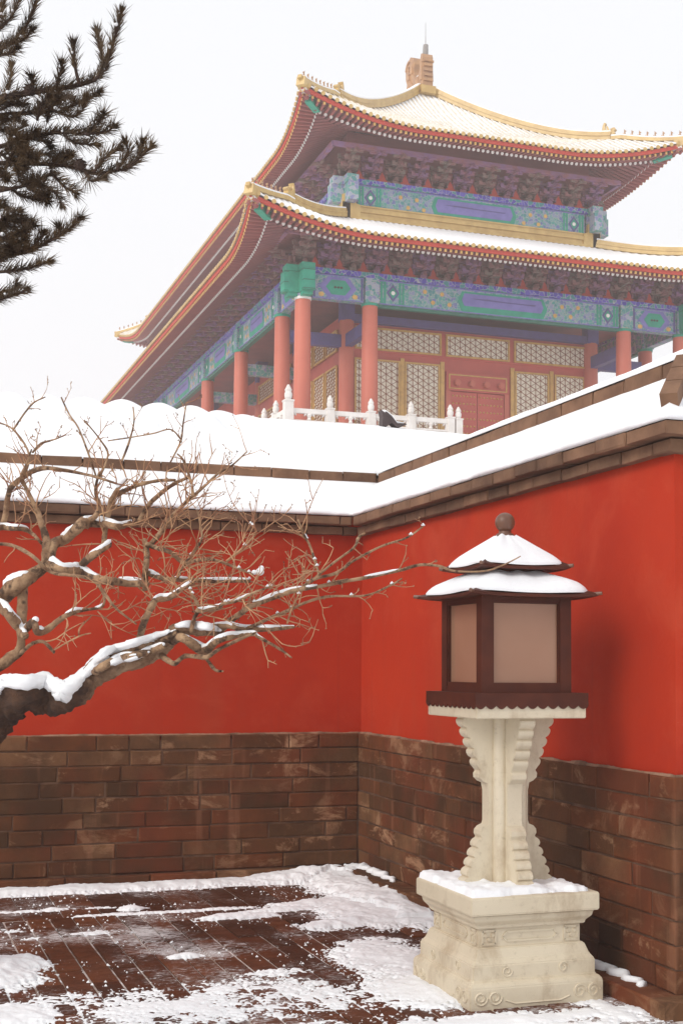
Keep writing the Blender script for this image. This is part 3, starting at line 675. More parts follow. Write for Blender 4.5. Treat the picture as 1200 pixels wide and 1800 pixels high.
o = grid_mesh('lantern_snow', cap_snow(.238, 2.110, .045, 2.250, .034, 8.1), MAT['snow']); tag(o, 'peaked snow on the small upper roof of the lantern', 'snow', kind='stuff')
n = 72; xs = np.linspace(-.336, .336, n); Xs, Ys = np.meshgrid(xs, xs, indexing='ij')
cv = .45 - 1.15 * (Xs + .02) + .0 * Ys + 1.5 * (fbm(Xs * 9 + 5, Ys * 9, 51) - .5) - np.clip((np.maximum(np.abs(Xs), np.abs(Ys)) - .292) * 18, 0, 3) - np.clip((.14 - np.maximum(np.abs(Xs), np.abs(Ys))) * 6, 0, 1)
Zs = np.where(cv > 0, .5215 + .030 * np.clip(cv * 2, 0, 1) ** .6 * (.6 + .8 * fbm(Xs * 22, Ys * 22, 53)), .508)
Zs[0, :] = Zs[-1, :] = .508; Zs[:, 0] = Zs[:, -1] = .508
o = grid_mesh('pedestal_snow', np.stack([Xs + LX, Ys + LY, Zs], -1), MAT['snow']); tag(o, 'patch of snow on the marble slab around the pedestal foot', 'snow', kind='stuff')

# ================================================================== bare plum tree
tree = empty('plum_tree', at_z(-150, 1790, 0.0)); tag(tree, 'gnarled bare plum tree with snow along its crooked branches', 'tree')
TB = tree.location.copy()
def P3(px, py, d): return at(px, py, d)
def trace(pts, d0, d1):
    """photo-pixel trace (x, y, radius) given its own distance, d0 at the start, d1 at the end -> points and radii in metres"""
    sm = catmull(pts, 5); n = len(sm); out = []; rad = []
    for i, (x, y, r) in enumerate(sm):
        t = i / (n - 1); d = d0 + (d1 - d0) * t + 0.05 * math.sin(t * 9 + x * .05)
        out.append(P3(x, y, d)); rad.append(max(r, .5) * d / F)
    return out, rad
BR = [  # name, trace, near distance, far distance, snowy
 ('trunk', [(-150, 1770, 62), (-128, 1600, 54), (-105, 1440, 50), (-62, 1335, 43), (-15, 1266, 37), (25, 1226, 30), (70, 1221, 30), (112, 1226, 28), (140, 1212, 21), (165, 1194, 16), (200, 1175, 13), (240, 1163, 12), (280, 1146, 12), (296, 1124, 13), (314, 1107, 11), (345, 1108, 8.5), (388, 1114, 6)], 6.9, 6.75, 1),
 ('branch', [(140, 1198, 12), (165, 1170, 10), (190, 1152, 9), (240, 1138, 8), (288, 1124, 8), (310, 1112, 6)], 6.80, 6.72, 1),
 ('branch', [(168, 1180, 8), (205, 1160, 7), (250, 1149, 7), (288, 1136, 6)], 6.68, 6.68, 1),
 ('branch', [(304, 1126, 9), (320, 1121, 8), (345, 1137, 8.5), (362, 1143, 8), (382, 1126, 6), (412, 1118, 5), (445, 1114, 4), (455, 1120, 3), (492, 1141, 2.2), (512, 1156, 1.5)], 6.72, 6.5, 1),
 ('branch', [(385, 1112, 7), (402, 1094, 6), (422, 1080, 5.5), (440, 1066, 5), (482, 1049, 4.6), (525, 1036, 4.5), (548, 1033, 4), (600, 1023, 3.4), (650, 1014, 3), (700, 1003, 2.6), (738, 993, 2.6), (770, 995, 2.2), (800, 1004, 1.8), (850, 1004, 1.5), (882, 994, 1.2), (914, 978, 1.0)], 6.75, 6.05, 1),
 ('branch', [(530, 1036, 4), (552, 1018, 3.2), (590, 1008, 2.8), (622, 985, 2.4), (650, 970, 2.2), (676, 958, 2), (715, 945, 1.6), (743, 925, 1.3)], 6.5, 6.2, 0),
 ('branch', [(556, 1014, 2.6), (585, 990, 2.3), (621, 963, 2.2), (630, 945, 3.0), (640, 938, 2)], 6.45, 6.4, 0),
 ('branch', [(372, 1102, 6), (400, 1100, 5.5), (425, 1105, 5.5), (470, 1106, 5), (516, 1102, 3)], 6.7, 6.6, 1),
 ('branch', [(436, 1104, 3.5), (475, 1086, 3.2), (505, 1074, 3), (540, 1058, 2.6), (582, 1048, 2.3), (640, 1047, 2), (682, 1031, 1.8), (706, 1017, 1.2)], 6.65, 6.35, 0),
 ('branch', [(284, 1153, 6), (296, 1161, 5), (308, 1166, 4.5), (326, 1153, 4.5), (362, 1155, 4), (382, 1143, 3.4), (416, 1126, 3), (450, 1112, 2)], 6.7, 6.5, 0),
 ('branch', [(362, 1157, 3), (378, 1177, 2.8), (392, 1180, 1.5)], 6.62, 6.6, 0),
 ('branch', [(242, 1144, 7), (245, 1128, 6), (252, 1098, 6), (262, 1075, 6), (275, 1054, 6.5), (298, 1050, 5), (325, 1032, 4), (337, 1024, 3)], 6.75, 6.65, 1),
 ('branch', [(-90, 1110, 22), (-30, 1065, 18), (5, 1048, 16), (22, 1033, 15), (50, 1014, 12), (75, 998, 11), (90, 992, 10), (112, 1001, 8), (142, 1004, 8), (170, 1017, 7.5), (200, 1022, 7), (258, 1026, 7)], 7.0, 6.9, 1),
 ('branch', [(256, 1034, 6), (256, 1005, 5.5), (258, 972, 5.5), (254, 950, 4.5)], 6.9, 6.88, 0),
 ('branch', [(258, 1006, 5), (290, 1017, 4.6), (340, 1020, 4.2), (390, 1021, 4), (438, 1021, 3.6)], 6.88, 6.8, 1),
 ('branch', [(256, 956, 5), (275, 963, 4), (300, 971, 3.6), (325, 991, 3.4), (346, 985, 3), (380, 985, 2.6), (420, 1000, 2.2), (445, 1010, 1.6)], 6.88, 6.7, 0),
 ('branch', [(312, 1017, 3), (322, 996, 3), (345, 965, 2.6), (355, 945, 2.2), (352, 920, 1.8), (346, 893, 1.4)], 6.85, 6.9, 0),
 ('branch', [(262, 960, 4.6), (286, 932, 4.4), (304, 908, 4.2), (324, 886, 3.8), (340, 872, 3.4), (356, 858, 2.6), (384, 832, 2), (408, 818, 1.6), (434, 794, 1.2)], 6.88, 6.75, 0),
 ('branch', [(339, 873, 3), (337, 852, 2.6), (330, 828, 2.2), (322, 808, 2), (312, 798, 1.3)], 6.8, 6.85, 0),
 ('branch', [(246, 914, 4.2), (262, 887, 4), (285, 865, 3.8), (310, 848, 3.2), (334, 839, 2.4)], 6.95, 6.9, 0),
 ('branch', [(202, 872, 5), (225, 860, 4.2), (250, 850, 3.6), (280, 845, 3), (308, 844, 2.4)], 6.98, 6.9, 0),
 ('branch', [(81, 990, 8), (82, 962, 7.5), (80, 944, 6), (70, 912, 5), (66, 900, 5), (52, 868, 3.6), (38, 840, 3.2), (46, 818, 2), (56, 790, 1.4)], 7.0, 6.9, 0),
 ('branch', [(88, 985, 8), (94, 957, 9), (118, 946, 9), (135, 930, 9), (150, 918, 9.5), (186, 921, 7.5), (210, 925, 6), (232, 918, 4.5)], 7.0, 6.95, 1),
 ('branch', [(150, 918, 6), (168, 908, 5), (174, 890, 3.6), (168, 862, 2.6), (175, 830, 2)], 6.98, 6.95, 0),
 ('branch', [(128, 1001, 7), (146, 990, 6.5), (165, 975, 6), (192, 957, 5.5), (183, 955, 5), (188, 918, 4.6), (195, 884, 5), (202, 870, 5), (210, 855, 3.6), (223, 842, 2.6)], 6.92, 6.95, 1),
 ('branch', [(-40, 945, 6), (4, 924, 5), (14, 874, 5), (20, 856, 5), (40, 840, 5), (60, 828, 4.6), (80, 823, 4), (110, 826, 3.2), (160, 836, 2.6), (205, 850, 2)], 7.05, 6.9, 0),
 ('branch', [(-10, 926, 5), (20, 928, 5), (45, 931, 4.6), (60, 940, 3), (80, 962, 2.5)], 7.02, 7.0, 1),
 ('branch', [(-40, 1045, 10), (0, 1064, 10), (20, 1085, 9), (38, 1108, 8), (46, 1120, 7)], 6.85, 6.8, 1),
 ('branch', [(40, 1030, 9), (40, 1070, 8.5), (38, 1110, 8), (36, 1140, 8), (20, 1155, 9), (0, 1170, 10), (-50, 1200, 12)], 6.95, 6.95, 0),
 ('branch', [(40, 1112, 7), (60, 1093, 6.5), (66, 1110, 7), (84, 1106, 6), (110, 1086, 4.6), (130, 1076, 4.6), (150, 1072, 3), (178, 1067, 2.6), (184, 1053, 2.2), (180, 1040, 1.6)], 6.8, 6.75, 1),
 ('branch', [(38, 1147, 4), (55, 1133, 3.4), (76, 1128, 3.2), (95, 1146, 3)], 6.8, 6.75, 0),
 ('twig', [(96, 1142, 1.4), (138, 1119, 1.6), (160, 1113, 1)], 6.78, 6.75, 0),
 ('twig', [(139, 1118, 1.4), (141, 1104, 1.6), (162, 1082, 1.2)], 6.78, 6.75, 0),
 ('branch', [(-20, 958, 3), (20, 958, 3), (58, 978, 3.4), (90, 1006, 3), (130, 1012, 2.8), (165, 1020, 3.2), (185, 1045, 3), (205, 1070, 2.2), (240, 1097, 1.6)], 6.7, 6.6, 0),
 ('twig', [(172, 1075, 1.4), (190, 1092, 1.6), (208, 1104, 1.2)], 6.75, 6.7, 0),
 ('branch', [(345, 1072, 4), (355, 1074, 4.4), (385, 1067, 4), (392, 1062, 3.4), (420, 1054, 3), (450, 1040, 2.4), (480, 1030, 1.8)], 6.6, 6.5, 1),
 ('branch', [(336, 1110, 4), (342, 1085, 4), (350, 1068, 3.4), (338, 1045, 2.4), (330, 1028, 1.8)], 6.7, 6.65, 0),
 ('twig', [(398, 986, 2), (430, 960, 2), (450, 935, 1.8), (438, 920, 1.4)], 6.7, 6.75, 0),
 ('branch', [(545, 1020, 2.4), (560, 1012, 2.4), (553, 985, 2.2), (545, 960, 2), (534, 940, 2.2), (524, 914, 1.6)], 6.45, 6.5, 0),
 ('twig', [(505, 1095, 2), (512, 1072, 2), (525, 1045, 1.8)], 6.6, 6.5, 0),
 ('branch', [(40, 845, 1.8), (52, 800, 1.8), (24, 755, 1.5), (-5, 742, 1.2)], 6.95, 6.95, 0),
 ('branch', [(24, 755, 1.6), (55, 712, 1.5), (80, 698, 1.1)], 6.9, 6.9, 0),
 ('branch', [(58, 795, 1.8), (72, 780, 1.8), (98, 772, 1.4), (116, 764, 1.1)], 6.9, 6.85, 0),
 ('branch', [(170, 840, 1.8), (155, 795, 1.8), (138, 752, 1.5), (122, 728, 1.3), (108, 698, 1.2)], 6.9, 6.85, 0),
 ('branch', [(176, 838, 1.8), (190, 800, 1.8), (178, 775, 1.5), (150, 740, 1.2)], 6.9, 6.85, 0),
 ('branch', [(215, 810, 1.8), (228, 775, 1.8), (236, 740, 1.4), (234, 715, 1.2)], 6.85, 6.8, 0),
 ('branch', [(300, 812, 1.6), (318, 775, 1.7), (322, 745, 1.4), (328, 708, 1.2)], 6.8, 6.8, 0),
 ('branch', [(318, 772, 1.5), (300, 755, 1.3), (270, 762, 1.2), (235, 768, 1.2), (190, 775, 1)], 6.82, 6.8, 0),
]
snow_m = MB(); twig_m = MB(); bud_m = MB(); snowlet = MB()
tr = random.Random(11)
seeds = []
def add_snow(pts, rad, sd):
    n = len(pts); run = []; rr = []
    def flush():
        if len(run) >= 3:
            k = len(run); r2 = [max(.0012, rr[i] * (math.sin(math.pi * (i + .35) / (k - .3)) ** .35)) for i in range(k)]; snow_m.tube(run, r2, 10, rough=.34)
        run.clear(); rr.clear()
    for i in range(n):
        d = (pts[min(i + 1, n - 1)] - pts[max(i - 1, 0)]).normalized(); nz = mnoise.noise(Vector((i * .22, sd * 3.1, 0.5)))
        if abs(d.z) < .80 and nz > -.34 and rad[i] > .0070:
            r = rad[i]; t = (.55 + .35 * nz) * (1 - .5 * abs(d.z)); run.append(pts[i] + Vector((0, 0, r * (.72 + .15 * nz)))); rr.append(r * .66 * (.80 + t * .6) + .0026)
        else: flush()
    flush()
for bi, (nm, tc, d0, d1, sn) in enumerate(BR):
    pts, rad = trace(tc, d0, d1)
    if nm == 'twig':
        twig_m.tube(pts, rad, 5)
    else:
        if nm == 'trunk':
            fine = catmull([(*p, r) for p, r in zip(pts, rad)], 3); pts, rad = [Vector(q[:3]) for q in fine], [q[3] for q in fine]
        mb = MB(); mb.tube(pts, [r * (1 + .10 * mnoise.noise(Vector((i * .8, bi * 2.7, 0)))) for i, r in enumerate(rad)], 28 if nm == 'trunk' else 12 if rad[0] > .02 else 8, rough=.42 if nm == 'trunk' else .30)
        if nm == 'trunk':
            mb.v = [tuple(Vector(v) + Vector((0.4, -.7, .3)) * (.016 * mnoise.noise(Vector(v) * 28) + .008 * mnoise.noise(Vector(v) * 70))) for v in mb.v]
        if nm == 'trunk':
            n_old = int(len(pts) * .56) * 28; mats = [MAT['trunk']]
            o = mb.build(nm, mats, None, smooth=True)
        else: o = mb.build(nm, MAT['bark'], None, smooth=True)
        o.parent = tree; o.matrix_parent_inverse = Matrix.Translation(-TB)
    if sn and nm != 'trunk': add_snow(pts, rad, bi)
    for i in range(2, len(pts)):
        if rad[i] < .024: seeds.append((pts[i], (pts[i] - pts[i - 1]).normalized(), rad[i], nm))
for (tc, d_) in (([(-12, 1222, 7), (4, 1202, 13), (22, 1197, 12), (50, 1199, 12), (76, 1195, 14), (98, 1204, 11), (116, 1212, 15), (136, 1198, 12), (154, 1180, 9), (176, 1163, 8), (190, 1157, 4)], 6.74),
                 ([(100, 1208, 8), (108, 1222, 12), (122, 1220, 9)], 6.72), ([(190, 1168, 3), (215, 1160, 7), (245, 1152, 6), (262, 1146, 2)], 6.68), ([(150, 1180, 3), (172, 1158, 6), (190, 1143, 8), (215, 1136, 7), (240, 1128, 7), (285, 1114, 5), (298, 1108, 2)], 6.70), ([(310, 1100, 3), (330, 1097, 7), (355, 1100, 7), (378, 1104, 5), (388, 1108, 2)], 6.68)):
    pts, rad = trace(tc, d_, d_); snow_m.tube(pts, rad, 14, rough=.45)
def bud(p, r):
    bud_m.add([p + Vector(v) * r for v in ((1, 0, 0), (-.5, .87, 0), (-.5, -.87, 0), (0, 0, 1.3), (0, 0, -1.0))], [(0, 1, 3), (1, 2, 3), (2, 0, 3), (1, 0, 4), (2, 1, 4), (0, 2, 4)])
def grow(p, d, r, length, gen, up):
    n = max(3, int(length / .035)); pts = [p]; rad = [r]
    for i in range(n):
        d = (d + Vector((tr.gauss(0, .15), tr.gauss(0, .15), tr.gauss(0, .15) + up * .05))).normalized()
        p = p + d * (length / n); pts.append(p); rad.append(r * (1 - .55 * (i + 1) / n))
        if gen < 2 and tr.random() < (.32 if gen == 0 else .24):
            side = d.cross(Vector((tr.gauss(0, 1), tr.gauss(0, 1), tr.gauss(0, 1)))).normalized()
            grow(p, (d * .75 + side * .85 + Vector((0, 0, .12))).normalized(), r * .75, length * tr.uniform(.25, .5), gen + 1, up)
        elif tr.random() < .45: bud(p + Vector((tr.gauss(0, 1), tr.gauss(0, 1), tr.gauss(0, 1))) * .003, tr.uniform(.0026, .0046))
    bud(p, .0036); twig_m.tube(pts, rad, 4, caps=False)
for (p, d, r, nm) in seeds:
    px, py = project(p)
    if not (-120 < px < 760 and 690 < py < 1130): continue
    dens = .18
    if 230 < px < 570 and 880 < py < 1085: dens = .52
    elif py < 920 and px < 450: dens = .30
    elif px > 570: dens = .20
    if py > 1100 or (r > .016 and px < 200): dens = .05
    if tr.random() > dens: continue
    side = d.cross(Vector((tr.gauss(0, 1), tr.gauss(0, 1), tr.gauss(0, 1)))).normalized()
    L_ = tr.uniform(.10, .32) if px < 570 else tr.uniform(.04, .13)
    if py < 790: L_ *= .35
    elif py < 860: L_ *= .65
    grow(p, (d * .55 + side * .8 + Vector((0, 0, .45 if py < 950 else .18))).normalized(), max(.0023, min(r * .6, .0040)), L_, 0 if px < 570 else 1, .9 if py < 930 else .4)
    if px > 330 and tr.random() < .25: snowlet.tube([p + Vector((-.008, 0, r)), p + Vector((0, 0, r + .006)), p + Vector((.009, 0, r))], [.003, .007, .003], 6)
for nm, mb, mt in (('twigs', twig_m, MAT['twig']), ('buds', bud_m, MAT['bark'])):
    o = mb.build(nm, mt, None, smooth=(nm == 'twigs')); o.parent = tree; o.matrix_parent_inverse = Matrix.Translation(-TB); o['kind'] = 'stuff'
c0 = at(457, 1005, 6.72)
for q in ((0, 0, 0, .022), (-.03, 0, -.004, .014), (.01, .01, .02, .014)):
    snowlet.lathe([(q[3] * math.sin(math.pi * (i + .2) / 7.4), -q[3] * .9 * math.cos(math.pi * (i + .2) / 7.4)) for i in range(8)], 10, c=(c0.x + q[0], c0.y + q[1], c0.z + q[2]))
c0 = at(63, 1089, 6.75); snowlet.lathe([(.018 * math.sin(math.pi * (i + .2) / 7.4), -.016 * math.cos(math.pi * (i + .2) / 7.4)) for i in range(8)], 10, c=tuple(c0))
n0 = len(snow_m.v); snow_m.v += snowlet.v; snow_m.f += [tuple(i + n0 for i in f) for f in snowlet.f]; snow_m.m += snowlet.m
o = snow_m.build('branch_snow', MAT['snow_soft'], None, smooth=True); tag(o, 'ridges of snow lying along the plum tree branches', 'snow', kind='stuff')

# ================================================================== pine tree reaching in from the upper left
PB = at(-330, 900, 4.9); PB.z = 0.0
pine = empty('pine_tree', PB); tag(pine, 'dark pine branches with long needles reaching in against the white sky', 'tree')
def pine_part(name, mb, mat, kind=None, smooth=False):
    o = mb.build(name, mat, None, smooth=smooth); o.parent = pine; o.matrix_parent_inverse = Matrix.Translation(-PB)
    if kind: o['kind'] = kind
    return o
pr = random.Random(23)
t_top = at(-260, -400, 4.9)
pine_part('trunk', MB().tube([PB + Vector((0, 0, -.05)), PB + (t_top - PB) * .35 + Vector((.06, 0, 0)), PB + (t_top - PB) * .7, t_top], [.15, .13, .11, .07], 12, rough=.2), MAT['pinebark'], smooth=True)
SPR = [ # photo trace of each shoot, near/far distance
 ([(-250, 210), (-120, 190), (-20, 175), (60, 162), (140, 149), (178, 130), (198, 80), (212, 26)], 4.9, 4.5, 7),
 ([(140, 149), (132, 115), (130, 84)], 4.6, 4.55, 4), ([(98, 154), (106, 130), (108, 116)], 4.65, 4.6, 3), ([(55, 163), (58, 145), (56, 136)], 4.7, 4.6, 3), ([(165, 142), (182, 118), (172, 60)], 4.55, 4.6, 3), ([(10, 172), (18, 140), (20, 122)], 4.7, 4.7, 3),
 ([(-250, 160), (-60, 110), (20, 75), (52, 35), (72, -30)], 4.9, 4.7, 6), ([(-30, 100), (-5, 60), (8, 0), (15, -40)], 4.8, 4.8, 4), ([(10, 80), (40, 70), (55, 55)], 4.7, 4.6, 3), ([(-20, 100), (15, 95), (30, 85)], 4.75, 4.65, 3), ([(-10, 60), (20, 30), (34, 0)], 4.75, 4.7, 3),
 ([(-250, 240), (-20, 205), (60, 198), (110, 192), (150, 176), (172, 164)], 4.9, 4.55, 5), ([(95, 195), (128, 205), (142, 195), (150, 180)], 4.6, 4.55, 3), ([(60, 198), (90, 175), (100, 165)], 4.7, 4.65, 3),
 ([(-250, 300), (-20, 262), (60, 240), (110, 232), (150, 235), (172, 215), (182, 202)], 4.9, 4.45, 5), ([(150, 236), (185, 232), (198, 225)], 4.5, 4.45, 3), ([(110, 232), (130, 250), (165, 255)], 4.55, 4.5, 3),
 ([(-250, 340), (-20, 290), (60, 288), (120, 292), (165, 305), (205, 300), (235, 290), (250, 255)], 4.9, 4.4, 5), ([(205, 298), (225, 270), (222, 255)], 4.45, 4.4, 3), ([(225, 293), (248, 275), (262, 262)], 4.42, 4.38, 3), ([(165, 303), (182, 280), (205, 265)], 4.5, 4.45, 3), ([(90, 300), (110, 325), (125, 335), (132, 340)], 4.6, 4.55, 3), ([(150, 300), (160, 318), (175, 316)], 4.5, 4.5, 3),
 ([(-250, 380), (-20, 330), (40, 345), (70, 352), (82, 345)], 4.9, 4.65, 4), ([(0, 335), (50, 325), (85, 310)], 4.75, 4.7, 4), ([(-10, 350), (25, 380), (45, 395)], 4.8, 4.7, 3),
 ([(-250, 480), (-40, 430), (0, 425), (30, 412)], 4.9, 4.75, 4), ([(-100, 470), (0, 452), (50, 442), (95, 420), (122, 402), (140, 386)], 4.8, 4.5, 4), ([(55, 440), (70, 420), (76, 412)], 4.65, 4.6, 3), ([(90, 422), (106, 412), (104, 402)], 4.6, 4.55, 3),
 ([(-40, 480), (0, 478), (40, 474), (82, 462)], 4.75, 4.6, 4), ([(-120, 530), (-20, 530), (10, 524), (44, 512)], 4.8, 4.65, 4), ([(-20, 525), (15, 512), (28, 505)], 4.75, 4.7, 3), ([(-20, 440), (0, 400), (20, 390)], 4.8, 4.75, 3),
]
for k in range(26):
    x, y = pr.uniform(-40, 90), pr.uniform(180, 335); a = pr.uniform(-1.6, .9)
    SPR.append(([(x, y), (x + 25 * math.cos(a), y + 25 * math.sin(a)), (x + 42 * math.cos(a + .2), y + 42 * math.sin(a + .2))], pr.uniform(4.6, 5.0), pr.uniform(4.5, 4.9), 3))
for k in range(12):
    x, y = pr.uniform(-40, 30), pr.uniform(380, 480); a = pr.uniform(-1.2, .4)
    SPR.append(([(x, y), (x + 22 * math.cos(a), y + 22 * math.sin(a)), (x + 38 * math.cos(a), y + 38 * math.sin(a))], pr.uniform(4.6, 4.9), pr.uniform(4.5, 4.8), 3))
ndl = MB(); psn = MB(); ntw = MB()
def needle(p, d, L):
    a = d.cross(Vector((pr.gauss(0, 1), pr.gauss(0, 1), pr.gauss(0, 1)))).normalized() * .0011; b = d.cross(a).normalized() * .0011
    m_ = p + d * L * .55 + Vector((0, 0, .002)); e = p + d * L + Vector((0, 0, -.001))
    ndl.add([p + a, p - a * .5 + b, p - a * .5 - b, m_ + a * .9, m_ - a * .45 + b * .9, m_ - a * .45 - b * .9, e], [(0, 1, 4, 3), (1, 2, 5, 4), (2, 0, 3, 5), (3, 4, 6), (4, 5, 6), (5, 3, 6)])
for (tc, d0, d1, r) in SPR:
    sm = catmull([(x, y, 0.0) for x, y in tc], 6); n = len(sm)
    pts = [at(x, y, d0 + (d1 - d0) * i / (n - 1)) for i, (x, y, _) in enumerate(sm)]
    rad = [max(1.4, r * (1 - .75 * i / (n - 1))) * 4.6 / F for i in range(n)]
    (pine_part('branch', MB().tube(pts, rad, 6), MAT['pinebark'], smooth=True) if r >= 4 else ntw.tube(pts, rad, 5))
    for i in range(n - 1):
        if sm[i][0] < -70: continue
        tt = i / (n - 1); seg = pts[i + 1] - pts[i]; d = seg.normalized()
        if r >= 4 and tt < .30: continue
        cnt = int(seg.length / .00090)
        for k in range(cnt):
            p = pts[i] + seg * pr.random(); sd = d.cross(Vector((pr.gauss(0, 1), pr.gauss(0, 1), pr.gauss(0, 1)))).normalized()
            needle(p, (d * pr.uniform(.5, 1.5) + sd * pr.uniform(.35, 1.0) + Vector((0, 0, .30))).normalized(), pr.uniform(.036, .072))
        if pr.random() < .22:
            q = pts[i] + Vector((pr.gauss(0, .006), pr.gauss(0, .006), .010)); s_ = pr.uniform(.004, .009)
            psn.lathe([(s_ * math.sin(math.pi * (j + .2) / 5.4), -s_ * .8 * math.cos(math.pi * (j + .2) / 5.4)) for j in range(6)], 7, c=tuple(q))
    for k in range(60):
        sd = d.cross(Vector((pr.gauss(0, 1), pr.gauss(0, 1), pr.gauss(0, 1)))).normalized(); needle(pts[-1], (d + sd * pr.uniform(.1, .6)).normalized(), pr.uniform(.03, .05))
pine_part('twigs', ntw, MAT['pinebark'], 'stuff', True); pine_part('needles', ndl, MAT['needle'], 'stuff')
for (x, y, dd) in ((141, 289, 4.5), (52, 158, 4.6)):
    c = at(x, y, dd); m = MB(); m.lathe([(.004, -.02), (.014, -.014), (.019, -.002), (.015, .012), (.004, .02)], 9, c=tuple(c))
    for k in range(26):
        a = k * 2.4; z = -.016 + .032 * k / 26; r = .017 * math.sqrt(max(.1, 1 - (z / .024) ** 2)); q = c + Vector((math.cos(a) * r, math.sin(a) * r, z)); o_ = Vector((math.cos(a), math.sin(a), .3)).normalized()
        m.cyl(q - o_ * .002, q + o_ * .006, .004, .002, 5)
    pine_part('pine_cone', m, MAT['pinebark'])
o = psn.build('pine_snow', MAT['snow_soft'], None, smooth=True); tag(o, 'small clumps of snow caught among the dark pine needles', 'snow', kind='stuff')

# ================================================================== the great hall beyond the walls
KX, KY, ZF = 10.70, 35.90, 9.50          # front-left corner column, terrace floor
PW, PD = 15.9, 39.3
pal = empty('palace_hall', (KX, KY, ZF)); tag(pal, 'great red columned hall with two tiers of snowy upturned yellow tiled eaves', 'building')
ter = empty('terrace', (KX, KY, 0)); tag(ter, 'pale stone terrace carrying the great hall', 'terrace')
MB().box((-1.6, -2.5, 0), (PW + 1.6, PD + 2.5, ZF - .12)).box((-1.75, -2.65, ZF - .12), (PW + 1.75, PD + 2.65, ZF)).box((-1.30, -2.18, ZF), (PW + 1.30, -1.82, ZF + .10)).box((-1.30, -1.82, ZF), (-.94, PD, ZF + .10)).build('platform', MAT['stone'], ter)
def ppart(name, mb, mats, parent=pal, smooth=False, kind=None, angle=None, fix=False):
    mb.v = [(x, y, z - ZF) for x, y, z in mb.v]
    o = mb.build(name, mats, parent, smooth, angle=angle)
    if fix: recalc(o)
    if kind: o['kind'] = kind
    return o
# side frames: s runs along the side, w points inwards from the column line
SIDES = {'front': (PW, lambda s, w: (s, w)), 'left': (PD, lambda s, w: (w, s)), 'right': (PD, lambda s, w: (PW - w, s)), 'back': (PW, lambda s, w: (s, PD - w))}
class Roof:
    def __init__(r, o, z0, lift, push, a, b, wend, R=4.6, Wf=5.0):
        r.o, r.z0, r.lift, r.push, r.a, r.b, r.wend, r.R, r.Wf = o, z0, lift, push, a, b, wend, R, Wf
    def rng(r, L): return -r.o, L + r.o
    def pt(r, side, s, w, dz=0.0):
        """point on the roof skin: s along the eave, w the run inwards from the eave edge"""
        L, fn = SIDES[side]; d0, d1 = s + r.o, L + r.o - s; d = min(d0, d1)
        k = max(0.0, 1 - d / r.R) ** 2; fd = max(0.0, 1 - w / r.Wf) ** 1.4
        ps = r.push * k * fd; s2 = s - ps if d0 < d1 else s + ps
        x, y = fn(s2, -r.o + w - ps)
        hipup = .72 * max(0.0, 1 - d / r.wend) * min(1.0, w / 1.5)            # the roof swells towards its hips
        return Vector((x, y, r.z0 + r.a * w + r.b * w * w + r.lift * k * fd + hipup + dz))
    def low(r, side, s, w, dz=0.0):
        L = SIDES[side][0]; d = min(s + r.o, L + r.o - s); p = r.pt(side, s, w, dz)
        p.z -= .72 * max(0.0, 1 - d / r.wend) * min(1.0, w / 1.5); return p
    def wmax(r, side, s):
        L = SIDES[side][0]; return min(s + r.o, L + r.o - s, r.wend)
LOW = Roof(2.35, 16.94, .86, .42, .33, .0257, 4.78)
UPP = Roof(-.25, 22.16, .86, .42, .28, .050, (PW - .5) / 2)
